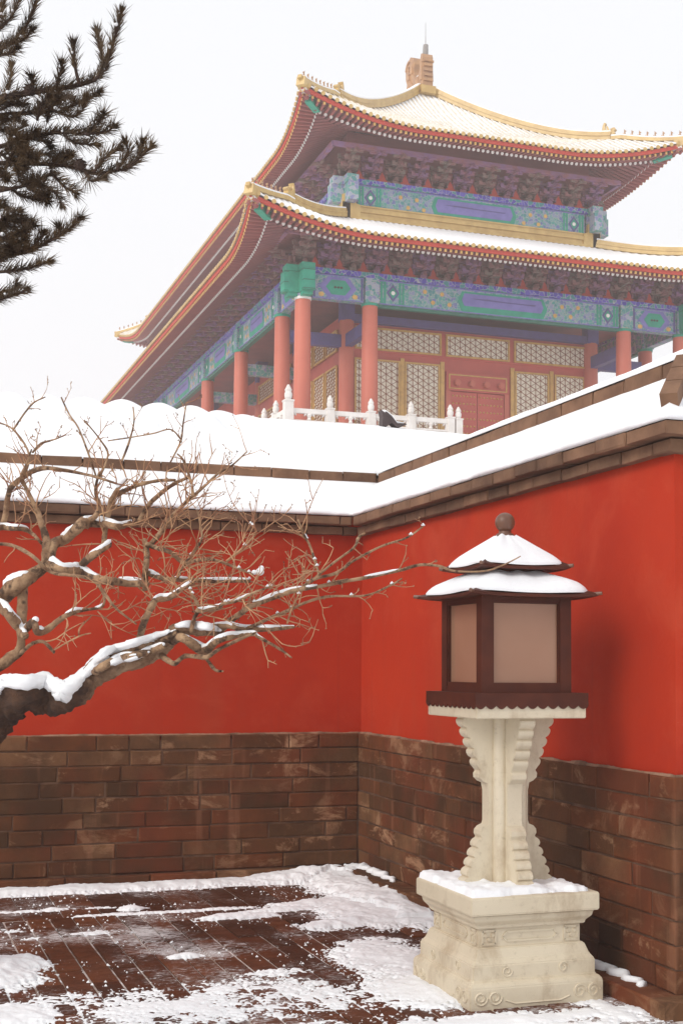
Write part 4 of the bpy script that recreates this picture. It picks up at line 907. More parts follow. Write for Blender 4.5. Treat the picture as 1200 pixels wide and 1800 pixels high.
def roof_side(R, side, tier, detail):
    L = SIDES[side][0]; s0, s1 = R.rng(L)
    sp = .25; n = int(round((s1 - s0) / sp)); ss = [s0 + (s1 - s0) * i / n for i in range(n + 1)]
    K = 9
    # skin of snow over the tiles
    sk = MB(); vs = []; fs = []
    fine = [s0 + (s1 - s0) * i / (2 * n) for i in range(2 * n + 1)]
    for i, s in enumerate(fine):
        wm = R.wmax(side, s)
        for k in range(K + 1):
            w = wm * (k / K) ** 1.2; vs.append(R.pt(side, s, w, .035 * (1 if i % 2 else -.25)))
        vs.append(R.pt(side, s, 0.0, -.055 + (.03 if i % 2 else 0)))
    kk = K + 2
    for i in range(2 * n):
        for k in range(K): fs.append((i * kk + k, (i + 1) * kk + k, (i + 1) * kk + k + 1, i * kk + k + 1))
        fs.append((i * kk + K + 1, (i + 1) * kk + K + 1, (i + 1) * kk, i * kk))
    sk.add(vs, fs); o = ppart('roof_snow', sk, MAT['snow'], fix=True, kind='stuff')
    # cover-tile ribs
    rb = MB()
    for i, s in enumerate(ss):
        wm = R.wmax(side, s) - .12
        if wm < .15: continue
        pts = [R.pt(side, s, wm * k / 8, .045) for k in range(9)]; rb.tube(pts, [.030] * 9, 5)
    if tier == 'upper': ppart('tile_ribs', rb, MAT['tilesnow'], kind='stuff')
    # round tile ends hanging at the eave edge
    L_, fn = SIDES[side]
    ex = R.pt(side, (s0 + s1) / 2, -.02) - R.pt(side, (s0 + s1) / 2, .1); ex.z = 0; ex.normalize()
    ends = MB(); made = 0
    for s in ss:
        c = R.pt(side, s, 0.0, -.045) + ex * .01
        if detail:
            e = MB().cyl((0, 0, 0), ex * .06, .078, n=12)
            me = bpy.data.meshes.get('eave_tile_' + side) or None
            if me is None: me = e.mesh('eave_tile_' + side, MAT['gold'])
            link('eave_tile', me, pal, (c.x, c.y, c.z - ZF))
        else: ends.cyl(c, c + ex * .06, .078, n=7)
    if not detail: ppart('eave_tiles', ends, MAT['gold'], kind='stuff')
    # fascia board following the curve
    fb = MB(); vs = []; fs = []
    N = 60
    for i in range(N + 1):
        s = s0 + (s1 - s0) * i / N
        for (w, dz) in ((.03, -.09), (.03, -.235), (.10, -.235), (.10, -.09)): vs.append(R.low(side, s, w, dz - R.a * w))
    for i in range(N):
        for j in range(4): fs.append((i * 4 + j, (i + 1) * 4 + j, (i + 1) * 4 + (j + 1) % 4, i * 4 + (j + 1) % 4))
    fb.add(vs, fs); ppart('fascia', fb, MAT['fascia'], fix=True)
    # soffit boards
    so = MB(); vs = []; fs = []
    for i in range(N + 1):
        s = s0 + (s1 - s0) * i / N
        for (w, dz) in ((.08, -.15), (.72, -.13), (1.5, -.02), (2.9, .12)):
            ww = min(w, max(.05, R.wmax(side, s))); p = R.low(side, s, ww, 0); vs.append(Vector((p.x, p.y, p.z - R.a * ww * .35 + dz * (1 if w < 2 else 1) - .02 - (.02 if w > 1 else 0))))
    for i in range(N):
        for j in range(3): fs.append((i * 4 + j, i * 4 + j + 1, (i + 1) * 4 + j + 1, (i + 1) * 4 + j))
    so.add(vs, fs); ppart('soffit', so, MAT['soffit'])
    # two rows of rafters
    fr, frt, rr_, rrt = MB(), MB(), MB(), MB()
    nr = int(round((s1 - s0) / .205))
    for i in range(nr + 1):
        s = s0 + (s1 - s0) * i / nr
        wm = R.wmax(side, s)
        a = R.low(side, s, .10, -.33); b = R.low(side, s, max(.3, min(.95, wm)), -.31); b.z -= R.a * .45
        a.z -= 0.0
        fr.bar(a, b, .085, .10); dd = (a - b).normalized(); frt.bar(a, a + dd * .02, .09, .105)
        if wm > .55:
            a = R.low(side, s, .72, 0); a.z = R.low(side, s, .72, 0).z - .50 ; b = R.low(side, s, min(2.9, wm), 0); b.z -= .52
            rr_.cyl(a, b, .06, n=6); dd = (a - b).normalized(); rrt.cyl(a, a + dd * .02, .064, n=8)
    ppart('flying_rafters', fr, MAT['rafterred'], kind='stuff'); ppart('flying_rafter_ends', frt, MAT['goldpaint'], kind='stuff')
    ppart('rafters', rr_, MAT['soffit'], kind='stuff'); ppart('rafter_ends', rrt, MAT['white'], kind='stuff')
for R, tier in ((LOW, 'lower'), (UPP, 'upper')):
    roof_side(R, 'front', tier, True)
    roof_side(R, 'left', tier, False); roof_side(R, 'right', tier, False)
roof_side(UPP, 'back', 'upper', False)
# ---- hip ridges with their rows of figures
def figure_mesh():
    m = MB()
    m.lathe([(.055, 0), (.065, .05), (.05, .13), (.03, .17), (.045, .21), (.045, .25), (.02, .29)], 8)
    m.bar((0, 0, .20), (.09, 0, .22), .04, .05); m.bar((-.05, 0, .03), (-.11, 0, .12), .03, .04); m.bar((0, .03, .26), (-.02, .045, .32), .02, .02); m.bar((0, -.03, .26), (-.02, -.045, .32), .02, .02)
    return m.mesh('roof_figure', MAT['palesculpt'])
FIG = figure_mesh()
def beast_mesh():
    m = MB(); prof = [(-.28, 0), (-.30, .22), (-.26, .50), (-.20, .62), (-.12, .60), (-.17, .50), (-.14, .36), (-.04, .26), (.06, .28), (.14, .36), (.24, .36), (.30, .28), (.22, .22), (.27, .12), (.18, .08), (.14, 0)]
    m.prism(prof, lambda a, b: (a, -.10, b), lambda a, b: (a, .10, b)); m.bar((.10, -.12, .30), (.10, .12, .30), .06, .06); m.bar((-.02, 0, .28), (-.10, 0, .48), .05, .08)
    me = m.mesh('ridge_beast', MAT['gold']); bm = bmesh.new(); bm.from_mesh(me); bmesh.ops.recalc_face_normals(bm, faces=bm.faces); bm.to_mesh(me); bm.free(); return me
BEAST = beast_mesh()
def hip(R, side, atstart, dend, figures, name='hip_ridge'):
    L = SIDES[side][0]; s0, s1 = R.rng(L)
    P = lambda d: R.pt(side, (s0 + d) if atstart else (s1 - d), d)
    n = 26; pts = [P(.02 + (dend - .02) * i / n) for i in range(n + 1)]
    m = MB(); sn = MB(); split = 1.8
    for i in range(n):
        a, b = pts[i], pts[i + 1]; d = .02 + (dend - .02) * (i + .5) / n; hh = .14 if d < split else .32
        m.bar(a + Vector((0, 0, hh / 2)), b + Vector((0, 0, hh / 2)), .26 if d < split else .30, hh)
        if d > split: m.bar(a + Vector((0, 0, hh * .55)), b + Vector((0, 0, hh * .55)), .36, .06)
        sn.bar(a + Vector((0, 0, hh + .03)), b + Vector((0, 0, hh + .03)), .22, .07)
    o = ppart(name, m, MAT['gold']); ppart('ridge_snow', sn, MAT['snow'], parent=o, kind='stuff')
    dr = (pts[0] - pts[3]); ang = math.atan2(dr.y, dr.x)
    for k in range(figures):
        q = P(.10 + k * .19); o_ = link('roof_figure', FIG, pal, (q.x, q.y, q.z - ZF + .20), ang); o_.scale = (.72, .72, .72)
    q = P(.10 + figures * .19 + .22); link('ridge_beast', BEAST, pal, (q.x, q.y, q.z - ZF + .12), ang)
    # glazed end block and green corner beam under the eave tip
    c = pts[0]; dv = (c - pts[2]); dv.z = 0; dv.normalize()
    m = MB().bar(c - dv * .35 + Vector((0, 0, -.12)), c + dv * .12 + Vector((0, 0, -.02)), .34, .34).bar(c + dv * .02 + Vector((0, 0, .06)), c + dv * .20 + Vector((0, 0, .12)), .16, .14)
    ppart('corner_block', m, MAT['gold'])
    m = MB().bar(c - dv * 1.25 + Vector((0, 0, -.56)), c - dv * .50 + Vector((0, 0, -.44)), .26, .30); ppart('corner_beam', m, MAT['green'])
    m = MB().bar(c - dv * .55 + Vector((0, 0, -.33)), c - dv * .05 + Vector((0, 0, -.27)), .28, .12); ppart('corner_beam_tip', m, MAT['white'])
hip(LOW, 'front', True, LOW.wend - .05, 7); hip(LOW, 'front', False, LOW.wend - .05, 7)
hip(UPP, 'front', True, UPP.wend, 8); hip(UPP, 'front', False, UPP.wend, 8)
hip(UPP, 'back', True, UPP.wend, 6); hip(UPP, 'back', False, UPP.wend, 6)
# ---- main ridge and the great dragon-tail finials
zr = UPP.pt('front', PW / 2, UPP.wend).z; ya, yb = UPP.wend + .25, PD - UPP.wend - .25
m = MB().box((PW / 2 - .22, ya, zr - .1), (PW / 2 + .22, yb, zr + .55)).box((PW / 2 - .30, ya, zr + .1), (PW / 2 + .30, yb, zr + .2)); o = ppart('main_ridge', m, MAT['gold'])
m = MB().box((PW / 2 - .20, ya, zr + .552), (PW / 2 + .20, yb, zr + .64)); ppart('ridge_snow', m, MAT['snow'], parent=o)
prof = [(-.50, -.1), (-.50, 1.20), (-.42, 1.36), (-.28, 1.40), (-.18, 1.20), (-.12, .80), (.05, .55), (.40, .60), (.55, .95), (.50, 1.30), (.62, 1.62), (.95, 1.78), (1.30, 1.66), (1.52, 1.32), (1.50, .95), (1.35, .65), (1.52, .45), (1.45, .25), (1.9, .05), (1.9, -.1)]
for k, (yy, sg) in enumerate(((ya - .15, 1), (yb + .15, -1))):
    m = MB(); m.prism([(a, b) for a, b in prof], lambda a, b: (PW / 2 - .24, yy + sg * a, zr + b), lambda a, b: (PW / 2 + .24, yy + sg * a, zr + b))
    for (a0, b0, a1, b1, r) in ((.0, .1, .75, .9, .12), (.75, .9, .80, 1.5, .12), (.45, .1, 1.1, .75, .10), (1.1, .75, 1.2, 1.4, .10), (-.35, .2, -.35, 1.1, .08)):
        for xx in (PW / 2 - .24, PW / 2 + .24): m.cyl((xx, yy + sg * a0, zr + b0), (xx, yy + sg * a1, zr + b1), r, r * .6, 7)
    m.box((PW / 2 - .27, yy - sg * .55, zr + .98), (PW / 2 + .27, yy - sg * .30, zr + 1.06))
    for xx in (PW / 2 - .25, PW / 2 + .25):
        m.tube([(xx, yy + sg * (1.02 + (.40 - .014 * t) * math.cos(t * .42)), zr + 1.28 + (.40 - .014 * t) * math.sin(t * .42)) for t in range(26)], [.06] * 26, 5)
        for q in range(4): m.bar((xx, yy + sg * (-.05 + q * .34), zr + .05), (xx, yy + sg * (.10 + q * .34), zr + .45), .06, .16)
    for q in range(5): m.box((PW / 2 - .20, yy - sg * .57, zr + .12 + q * .22), (PW / 2 + .20, yy - sg * .49, zr + .24 + q * .22))
    o = ppart('ridge_finial', m, MAT['palesculpt'], fix=True)
    ppart('sword_hilt', MB().cyl((PW / 2, yy - sg * .18, zr + 1.30), (PW / 2 + .03, yy - sg * .18, zr + 1.88), .15, .12, 8), MAT['iron'], parent=o)
    ppart('lightning_rod', MB().cyl((PW / 2 + .02, yy - sg * .18, zr + 1.85), (PW / 2 + .02, yy - sg * .18, zr + 2.9), .018, .008, 6), MAT['iron'], parent=o)
    ppart('finial_base', MB().box((PW / 2 - .34, yy - sg * .62, zr - .45), (PW / 2 + .34, yy + sg * .9, zr - .12)), MAT['gold'], parent=o)
# ---- yellow glazed band where the lower roof meets the upper storey
OB = 2.40; zb = LOW.pt('front', PW / 2, LOW.wend).z - .05
for side in ('front', 'left', 'right'):
    L, fn = SIDES[side]; m = MB()
    for (w0, w1, z0, z1) in ((OB, OB + .22, zb, zb + .52), (OB - .06, OB, zb + .30, zb + .44), (OB - .08, OB, zb + .02, zb + .12), (OB - .03, OB + .25, zb + .52, zb + .58)):
        sa, sb = (OB, L - OB) if side != 'front' else (w0, L - w0)
        a, b = fn(sa if side != 'front' else w0, w0), fn(sb if side != 'front' else L - w0, w1)
        m.box((min(a[0], b[0]), min(a[1], b[1]), z0), (max(a[0], b[0]), max(a[1], b[1]), z1))
    ppart('ridge_band', m, MAT['gold'])
for (cx, sx) in ((OB, 1), (PW - OB, -1)):
    m = MB()
    for ax in (0, 1):
        prof2 = [(0, 0), (0, .62), (.10, .95), (.22, 1.0), (.26, .80), (.36, .82), (.42, 1.02), (.55, .98), (.58, .60), (.75, .55), (.78, 0)]
        if ax == 0: m.prism(prof2, lambda a, b: (cx + sx * (a - .12), OB - .10, zb + b), lambda a, b: (cx + sx * (a - .12), OB + .22, zb + b))
        else: m.prism(prof2, lambda a, b: (cx - sx * .10, OB + a - .10, zb + b), lambda a, b: (cx + sx * .22, OB + a - .10, zb + b))
    ppart('corner_ornament', m, MAT['gold'], fix=True)
# ---- columns, beams
ZA0, ZA1 = 15.05, 15.96                      # architrave
CXS = [0, 2.6, 13.3, 15.9]; CYS = [0, 2.6, 8.7, 14.8, 24.5, 30.6, 36.7, 39.3]
colm = MB().lathe([(.34, 0), (.40, .04), (.40, .12), (.315, .16), (.31, 2.0), (.30, 4.0), (.285, ZA0 - ZF + .02)], 24).mesh('column', MAT['lacquer'], True)
colm.set_sharp_from_angle(angle=math.radians(40))
spots = [(x, 0) for x in CXS] + [(0, y) for y in CYS[1:]] + [(PW, y) for y in CYS[1:]]
for (x, y) in spots:
    c = link('column', colm, pal, (x, y, 0))
    hd = MB().box((-.27, -.27, ZA0 - ZF), (.27, .27, ZA1 - ZF + .02)) if (x, y) != (0, 0) else MB().lathe([(.29, ZA0 - ZF), (.31, ZA0 - ZF + .1)], 20)
    hd.build('column_head', MAT['sidepaint'] if y == 0 and 0 < x < PW else MAT['beampaint'], c)
    MB().lathe([(.315, ZA0 - ZF - .10), (.315, ZA0 - ZF)], 20).build('column_collar', MAT['white'] if (x, y) == (0, 0) else MAT['green'], c)
for (x, y) in [(2.6, 2.6), (13.3, 2.6)] + [(2.6, yy) for yy in CYS[2:6]]:
    c = link('column', colm, pal, (x, y, 0)); MB().box((-.25, -.25, ZA0 - ZF), (.25, .25, ZA1 - ZF + .3)).build('column_head', MAT['blue'], c)
def rect(mb, side, s0, s1, z0, z1, w, t, mi=0):
    """thin slab lying on a side's plane, its face at inward offset w, thickness t"""
    L, fn = SIDES[side]; a, b = fn(s0, w), fn(s1, w + t)
    mb.box((min(a[0], b[0]), min(a[1], b[1]), z0), (max(a[0], b[0]), max(a[1], b[1]), z1), mi)
def poly_on(mb, side, pts, w, t):
    L, fn = SIDES[side]
    mb.prism(pts, lambda s, z: (*fn(s, w), z), lambda s, z: (*fn(s, w + t), z))
def hexpts(c, zc, rx, rz): return [(c - rx, zc), (c - rx * .55, zc + rz), (c + rx * .55, zc + rz), (c + rx, zc), (c + rx * .55, zc - rz), (c - rx * .55, zc - rz)]
def diam(c, zc, rx, rz): return [(c - rx, zc), (c, zc + rz), (c + rx, zc), (c, zc - rz)]
def painted_beam(side, sa, sb, z0, z1, w, kind, pat):
    h = z1 - z0; zc = (z0 + z1) / 2; Lb = sb - sa; mid = (sa + sb) / 2
    m = MB(); rect(m, side, sa, sb, z0, z1, w, .34); o = ppart('architrave', m, pat)
    f = w - .012
    def sub(name, mb, mat): return ppart(name, mb, mat, parent=o, fix=True)
    e = MB(); rect(e, side, sa, sb, z1 - .045, z1 - .005, f, .02); rect(e, side, sa, sb, z0 + .005, z0 + .04, f, .02); sub('border', e, MAT['violet'])
    if kind == 'end':
        for q in (sa + .04, sb - .12): e = MB(); rect(e, side, q, q + .08, z0 + .05, z1 - .05, f, .02); sub('end_band', e, MAT['blue'])
        e = MB(); poly_on(e, side, hexpts(mid, zc, .72, h * .42), f, .02); sub('cartouche_rim', e, MAT['violet'])
        e = MB(); poly_on(e, side, hexpts(mid, zc, .48, h * .30), f - .006, .02); sub('cartouche', e, MAT['green'])
        e = MB()
        for j in (-1, 0, 1): poly_on(e, side, diam(mid + j * .12, zc, .065, .05), f - .012, .02)
        sub('motif', e, MAT['greytile'])
        for q in (sa + .35, sb - .35):
            e = MB(); poly_on(e, side, [(q + .11 * math.cos(t * math.pi / 4), z0 + .16 + .09 * math.sin(t * math.pi / 4)) for t in range(8)], f, .02)
            sub('gold_disc', e, MAT['goldpaint'])
    else:
        ew = min(.95, Lb * .10)
        for (q0, q1) in ((sa + .05, sa + .05 + ew), (sb - .05 - ew, sb - .05)):
            for q in (q0, q0 + .13, q1 - .09, q1 - .22): e = MB(); rect(e, side, q, q + .085, z0 + .045, z1 - .05, f, .02); sub('end_band', e, MAT['green'])
            e = MB(); c = (q0 + q1) / 2 + .02; poly_on(e, side, diam(c, zc, ew * .27, h * .36), f, .02); sub('lozenge', e, MAT['blue'])
            e = MB(); poly_on(e, side, diam(c, zc, ew * .17, h * .24), f - .006, .02); sub('lozenge_inset', e, MAT['green'])
            e = MB(); poly_on(e, side, [(c + .08 * math.cos(t * math.pi / 4), zc + .08 * math.sin(t * math.pi / 4)) for t in range(8)], f - .012, .02); sub('gold_disc', e, MAT['white'])
        cw = Lb * .165
        e = MB(); poly_on(e, side, [(mid - cw - .22, zc - .02), (mid - cw - .05, z1 - .10), (mid + cw + .05, z1 - .10), (mid + cw + .22, zc - .02), (mid + cw + .05, z0 + .04), (mid - cw - .05, z0 + .04)], f, .02); sub('cartouche_rim', e, MAT['green'])
        e = MB(); poly_on(e, side, [(mid - cw - .05, zc + .02), (mid - cw + .05, z1 - .17), (mid + cw - .05, z1 - .17), (mid + cw + .05, zc + .02), (mid + cw - .05, z0 + .26), (mid - cw + .05, z0 + .26)], f - .008, .02); sub('cartouche', e, MAT['violet'])
        e = MB(); poly_on(e, side, [(mid - cw * .82, zc + .10), (mid - cw * .4, zc + .13), (mid + cw * .1, zc + .10), (mid + cw * .85, zc + .10), (mid + cw * .8, zc + .05), (mid, zc + .06), (mid - cw * .5, zc + .07)], f - .016, .02); sub('motif', e, MAT['blue'])
        for sg in (-1, 1):
            for (fr_, dz) in ((.40, .18), (.55, -.20), (.72, .15), (.86, -.22)):
                q = mid + sg * (cw + .25 + (Lb / 2 - cw - .25 - ew) * (1 - fr_)); e = MB(); poly_on(e, side, [(q + .085 * math.cos(t * math.pi / 4), zc + dz + .085 * math.sin(t * math.pi / 4)) for t in range(8)], f, .02); sub('gold_disc', e, MAT['goldpaint'])
        e = MB(); rect(e, side, sa, sb, z0 - .10, z0 - .002, w + .06, .2); sub('beam_underside', e, MAT['darkgreen'])
    return o
for a, b in ((0, 1), (1, 2), (2, 3)):
    painted_beam('front', CXS[a] + .30, CXS[b] - .30, ZA0, ZA1, -.17, 'mid' if a == 1 else 'end', MAT['beampaint'])
for side in ('left', 'right'):
    for i in range(len(CYS) - 1):
        painted_beam(side, CYS[i] + .28, CYS[i + 1] - .28, ZA0, ZA1, -.17, 'end' if i in (0, 6) else 'mid', MAT['sidepaint'])
for side in ('front', 'left', 'right'):
    L = SIDES[side][0]; m = MB(); rect(m, side, -.25 if side == 'front' else .28, L + .25 if side == 'front' else L, ZA1 + .002, ZA1 + .20, -.28, .56); ppart('plate_beam', m, MAT['meander'])
# green beam ends crossing at the corners
for (cx, sx) in ((0, -1), (PW, 1)):
    m = MB()
    m.box((cx + sx * .18, -.22, ZA0 + .12), (cx + sx * .78, .22, ZA1 - .04)); m.box((cx - .22, -.78, ZA0 + .12), (cx + .22, -.22, ZA1 - .04))
    m.box((cx + sx * .20, -.25, ZA1 - .03), (cx + sx * .70, .25, ZA1 + .21)); m.box((cx - .25, -.70, ZA1 - .03), (cx + .25, -.20, ZA1 + .21))
    m.box((cx + sx * .26, -.18, ZA0 - .02), (cx + sx * .60, .18, ZA0 + .12)); m.box((cx - .18, -.60, ZA0 - .02), (cx + .18, -.26, ZA0 + .12))
    be = ppart('beam_end', m, MAT['green'])
    for zz in (ZA0 + .14, ZA0 + .45, ZA1 - .08):
        ppart('beam_end_trim', MB().box((cx - .225, -.785, zz), (cx + .225, -.60, zz + .03)), MAT['darkgreen'], parent=be); ppart('beam_end_trim', MB().box((cx + sx * .60, -.225, zz), (cx + sx * .785, .225, zz + .03)), MAT['darkgreen'], parent=be)
# ---- inner walls of the hall with doors and lattice windows
WY = 2.6
fl = MB(); fl.box((2.6, WY + .10, ZF), (13.3, WY + .35, 15.3)); fl.box((2.45, WY + .35, ZF), (2.75, PD - 2.6, 15.3)); fl.box((13.15, WY + .35, ZF), (13.45, PD - 2.6, 15.3)); ppart('inner_wall', fl, MAT['redwood'])
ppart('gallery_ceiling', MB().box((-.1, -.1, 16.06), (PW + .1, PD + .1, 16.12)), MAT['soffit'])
ppart('inner_beam', MB().box((2.5, WY - .16, 15.05), (13.4, WY + .098, 15.35)), MAT['blue'])
for x0 in (0, 13.3): ppart('gallery_beam', MB().box((x0 + .25, WY - .14, 14.0), (x0 + 2.35, WY + .14, 14.48)), MAT['blue'])
for x0 in (2.6, 13.3): ppart('gallery_beam', MB().box((x0 - .14, .25, 14.0), (x0 + .14, WY - .25, 14.48)), MAT['blue'])
for yy in CYS[2:6]: ppart('gallery_beam', MB().box((.25, yy - .14, 14.0), (2.35, yy + .14, 14.48)), MAT['sidepaint'])
def lattice(side, s0, s1, z0, z1, w, frame='goldpaint', sp=.225):
    """framed lattice panel: gilded frame, paper, three directions of bars"""
    m = MB(); t = .07
    rect(m, side, s0, s1, z0, z0 + t, w - .05, .07); rect(m, side, s0, s1, z1 - t, z1, w - .05, .07); rect(m, side, s0, s0 + t, z0 + t, z1 - t, w - .05, .07); rect(m, side, s1 - t, s1, z0 + t, z1 - t, w - .05, .07)
    o = ppart('lattice_window', m, MAT[frame])
    p = MB(); rect(p, side, s0 + t, s1 - t, z0 + t, z1 - t, w + .012, .01); ppart('window_paper', p, MAT['paper'], parent=o)
    b = MB(); L, fn = SIDES[side]; a0, a1, c0, c1 = s0 + t, s1 - t, z0 + t, z1 - t
    for ang in (90, 30, 150):
        d = (math.cos(math.radians(ang)), math.sin(math.radians(ang))); n = (-d[1], d[0])
        cs = [n[0] * s + n[1] * z for s in (a0, a1) for z in (c0, c1)]
        k = math.floor(min(cs) / sp)
        while k * sp < max(cs):
            off = k * sp; k += 1; hits = []
            for s in (a0, a1):
                if abs(n[1]) > 1e-6:
                    z = (off - n[0] * s) / n[1]
                    if c0 <= z <= c1: hits.append((s, z))
            for z in (c0, c1):
                if abs(n[0]) > 1e-6:
                    s = (off - n[1] * z) / n[0]
                    if a0 < s < a1: hits.append((s, z))
            if len(hits) >= 2 and math.dist(hits[0], hits[-1]) > .05:
                p_, q_ = hits[0], hits[-1]; b.bar((*fn(p_[0], w), p_[1]), (*fn(q_[0], w), q_[1]), .030, .02, up=(0, 0, 1) if ang != 90 else (1, 0, 0))
    ppart('lattice_bars', b, MAT['lattice'], parent=o, kind='stuff')
    return o
w = WY + .055
xs_ = [(2.95, 6.6), (6.8, 9.6), (9.8, 13.1)]
for (a, b) in xs_:
    m = MB(); rect(m, 'front', a - .10, b + .10, 13.96, 14.98, w + .002, .06); fr_ = ppart('transom_frame', m, MAT['redwood'])
    lattice('front', a, b, 14.03, 14.92, w - .03)
for (a, b) in ((2.95, 4.85), (5.05, 6.55), (9.85, 11.4), (11.65, 13.05)): lattice('front', a, b, 11.0, 13.68, w)
for x in (4.95, 6.66, 9.74, 11.52): ppart('mullion', (lambda m: (rect(m, 'front', x - .08, x + .08, ZF, 13.8, w - .04, .08), m)[1])(MB()), MAT['goldpaint'])
m = MB(); rect(m, 'front', 2.9, 6.15, ZF + .1, 10.9, w - .02, .06); rect(m, 'front', 9.6, 13.0, ZF + .1, 10.9, w - .02, .06); ppart('dado_panel', m, MAT['redwood'])
# door with lintel, pegs and studded leaves
m = MB(); rect(m, 'front', 6.80, 9.55, 12.67, 13.42, w - .10, .14); lint = ppart('door_lintel', m, MAT['redwood'])
m = MB(); rect(m, 'front', 6.90, 9.45, 13.28, 13.33, w - .13, .03); rect(m, 'front', 6.90, 9.45, 12.74, 12.78, w - .13, .03); rect(m, 'front', 9.40, 9.45, 12.78, 13.28, w - .13, .03); rect(m, 'front', 6.90, 6.95, 12.78, 13.28, w - .13, .03); ppart('lintel_trim', m, MAT['goldpaint'], parent=lint)
for k in range(4):
    x = 7.22 + k * .64; ppart('door_peg', MB().cyl((x, w - .30, 12.97), (x, w - .08, 12.97), .13, .13, 10).cyl((x, w - .32, 12.97), (x, w - .30, 12.97), .09, .09, 8), MAT['lacquer'], parent=lint)
for a in (6.80, 9.37): m = MB(); rect(m, 'front', a, a + .18, ZF, 12.67, w - .08, .12); ppart('door_jamb', m, MAT['lacquer'])
for (a, b) in ((7.0, 8.16), (8.19, 9.35)):
    m = MB(); rect(m, 'front', a, b, ZF, 12.64, w - .03, .06); d = ppart('door', m, MAT['redwood']); st = MB()
    for i in range(7):
        for j in range(9): q = (a + .12 + i * (b - a - .24) / 6, 12.48 - j * .30); st.cyl((q[0], w - .075, q[1]), (q[0], w - .03, q[1]), .02, .045, 6)
    ppart('door_studs', st, MAT['goldpaint'], parent=d, kind='stuff')
for (a, b) in ((3.0, 4.35), (4.55, 5.9), (6.1, 8.2), (9.2, 11.2), (11.5, 14.3)):
    lattice('left', a, b, 11.0, 13.4, 2.36); lattice('left', a, b, 13.95, 14.8, 2.36)
# ---- upper storey wall, corner posts and painted beam
UZ0, UZ1 = 19.50, 20.46
ppart('upper_wall', MB().box((2.75, 2.75, 18.5), (PW - 2.75, PD - 2.75, 21.6)), MAT['soffit'])
for side, s_, e_ in (('front', 2.6, PW - 2.6), ('left', 2.6, PD - 2.6), ('right', 2.6, PD - 2.6)):
    if side == 'front':
        o = painted_beam('front', s_ + .35, e_ - .35, UZ0, UZ1, 2.6 - .17, 'mid', MAT['beampaint'])
    else:
        m = MB(); rect(m, side, s_ + .35, e_ - .35, UZ0, UZ1, 2.6 - .17, .3); ppart('architrave', m, MAT['sidepaint'])
    m = MB(); rect(m, side, s_ - .1 if side == 'front' else s_ + .4, e_ + .1 if side == 'front' else e_, UZ1 + .002, UZ1 + .20, 2.6 - .27, .54); ppart('plate_beam', m, MAT['meander'])
for (cx, sx) in ((2.6, -1), (PW - 2.6, 1)):
    ppart('corner_post', MB().cyl((cx, 2.6, 18.6), (cx, 2.6, UZ1), .26, .26, 16), MAT['sidepaint'])
    m = MB(); m.box((cx + sx * .2, 2.6 - .2, UZ0 + .15), (cx + sx * .75, 2.6 + .2, UZ1 - .1)); m.box((cx - .2, 2.6 - .75, UZ0 + .15), (cx + .2, 2.6 - .2, UZ1 - .1))
    m.box((cx + sx * .2, 2.6 - .24, UZ1 - .1), (cx + sx * .66, 2.6 + .24, UZ1 + .22)); m.box((cx - .24, 2.6 - .66, UZ1 - .1), (cx + .24, 2.6 - .2, UZ1 + .22)); ppart('beam_end', m, MAT['sidepaint'])
# ---- bracket sets under both eaves
def bracket_mesh(mat, name):
    m = MB(); m.box((-.13, -.16, 0), (.13, .16, .16))
    for t in range(4):
        y = -t * .27; z = .15 + t * .21; hw = .30 + .05 * (t % 2)
        m.box((-.06, y - .30, z), (.06, .20, z + .12))                      # arm stepping outwards
        for yy, hh in ((y, hw), (0.0, hw + .05)):
            m.box((-hh, yy - .05, z + .05), (hh, yy + .05, z + .15))
            for bx in (-hh + .05, 0, hh - .05): m.box((bx - .065, yy - .07, z + .15), (bx + .065, yy + .07, z + .21))
        m.add([(-.05, y - .30, z), (.05, y - .30, z), (.05, y - .44, z - .08), (-.05, y - .44, z - .08), (-.05, y - .30, z + .12), (.05, y - .30, z + .12)], [(0, 1, 2, 3), (4, 5, 2, 3), (0, 3, 4), (1, 5, 2)])
    return m.mesh(name, mat)
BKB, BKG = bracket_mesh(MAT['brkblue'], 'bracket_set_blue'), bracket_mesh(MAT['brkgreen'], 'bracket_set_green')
TRI = MB().prism([(-.30, 0), (0, .48), (.30, 0)], lambda a, b: (a, 0, b), lambda a, b: (a, .05, b)).mesh('bracket_panel', MAT['fascia'])
cnt = 0
def brackets(side, s0, s1, w, z, lim=None):
    L, fn = SIDES[side]; n = int(round((s1 - s0) / .95)); rz = {'front': 0, 'left': -math.pi / 2, 'right': math.pi / 2}[side]
    for i in range(n + 1):
        s = s0 + (s1 - s0) * i / n; x, y = fn(s, w)
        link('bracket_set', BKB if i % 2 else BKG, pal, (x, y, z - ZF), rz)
        if i < n:
            x, y = fn(s + (s1 - s0) / n / 2, w + .02); link('bracket_panel', TRI, pal, (x, y, z - ZF), rz)
brackets('front', 0, PW, 0, ZA1 + .20); brackets('left', .95, PD - .95, 0, ZA1 + .20)
brackets('front', 2.6, PW - 2.6, 2.6, UZ1 + .20); brackets('left', 3.55, PD - 3.55, 2.6, UZ1 + .20); brackets('right', 3.55, 12.0, 2.6, UZ1 + .20)
for side, o_, za, zb_ in (('front', 0.0, ZA1, 17.6), ('left', 0.0, ZA1, 17.6), ('front', 2.6, UZ1, 22.6), ('left', 2.6, UZ1, 22.6), ('right', 2.6, UZ1, 22.6)):
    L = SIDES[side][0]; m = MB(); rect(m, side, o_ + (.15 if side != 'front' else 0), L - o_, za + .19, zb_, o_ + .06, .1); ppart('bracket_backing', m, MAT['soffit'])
    m = MB(); rect(m, side, o_ - .9, L - o_ + .9, za + 1.12, za + 1.30, o_ - .95, .14); ppart('eave_purlin', m, MAT['brkblue'])

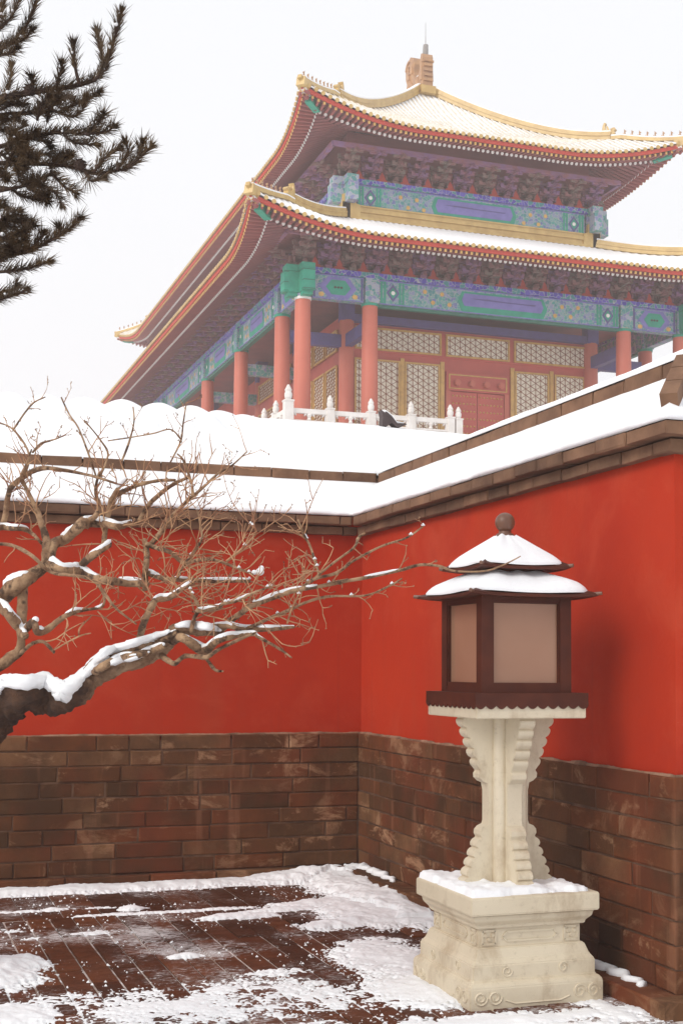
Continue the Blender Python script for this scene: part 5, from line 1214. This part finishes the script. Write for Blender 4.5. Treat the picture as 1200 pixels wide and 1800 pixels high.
# ================================================================== marble balustrade on the terrace edge
bal = empty('balustrade', (KX, KY, ZF + .10)); tag(bal, 'white carved stone balustrade in front of the red hall', 'balustrade')
post_me = MB().square_lathe([(.13, 0), (.13, .98), (.15, 1.0), (.15, 1.04), (.09, 1.06)]).lathe([(.07, 1.05), (.11, 1.12), (.12, 1.22), (.09, 1.30), (.11, 1.34), (.07, 1.42), (.03, 1.50)], 12).mesh('post', MAT['stone'])
def panel_mesh(L):
    m = MB(); m.box((0, -.08, .80), (L, .08, .96)); m.box((0, -.07, 0.0), (L, .07, .50)); m.box((0, -.09, .50), (L, .09, .56))
    for c in (L * .5,):
        m.lathe([(.05, .56), (.08, .60), (.05, .66), (.10, .74), (.10, .80)], 10, c=(c, 0, 0))
    for e in (0.03, L - .03): m.box((e - .03, -.06, .56), (e + .03, .06, .80))
    for e, sg in ((.10, 1), (L - .10, -1), (L * .5 - .13, -1), (L * .5 + .13, 1)): m.prism([(e - .05, .80), (e + .05, .80), (e + sg * .05, .70)], lambda a, b: (a, -.05, b), lambda a, b: (a, .05, b))
    return m.mesh('panel', MAT['stone'])
PM = panel_mesh(1.26)
BX, BY = -1.12, -2.0; ST = 1.52
def bpost(x, y, sc=1.0):
    o = link('post', post_me, bal, (x, y, 0)); o.scale = (sc, sc, sc); return o
for i in range(5):
    bpost(BX + i * ST, BY, 1.18 if i == 0 else 1.0)
    if i < 4: link('panel', PM, bal, (BX + i * ST + .13, BY, 0))
bpost(BX + 4 * ST + .32, BY + .0, .96)
for k in range(5):
    x = PW + 1.12 - k * ST; bpost(x, BY)
    if k: link('panel', PM, bal, (x + .13, BY, 0))
for i in range(1, 12):
    bpost(BX, BY + i * ST)
for i in range(11): link('panel', PM, bal, (BX, BY + i * ST + .13, 0), math.pi / 2)

# ================================================================== misty snow-filled air
hz = MB().box((-89.0, -39.0, -1.0), (109.0, 129.0, 33.0)).build('haze', bpy.data.materials.new('misty_air'))
hm = hz.data.materials[0]; hm.use_nodes = True; t = hm.node_tree; t.nodes.clear()
ho = t.nodes.new('ShaderNodeOutputMaterial'); pv = t.nodes.new('ShaderNodeVolumePrincipled'); pv.inputs['Color'].default_value = (1.0, 0.88, 0.84, 1); pv.inputs['Density'].default_value = 0.0022; pv.inputs['Anisotropy'].default_value = 0.2
t.links.new(pv.outputs[0], ho.inputs['Volume']); tag(hz, 'pale misty air softening the distant hall', 'haze', kind='stuff')
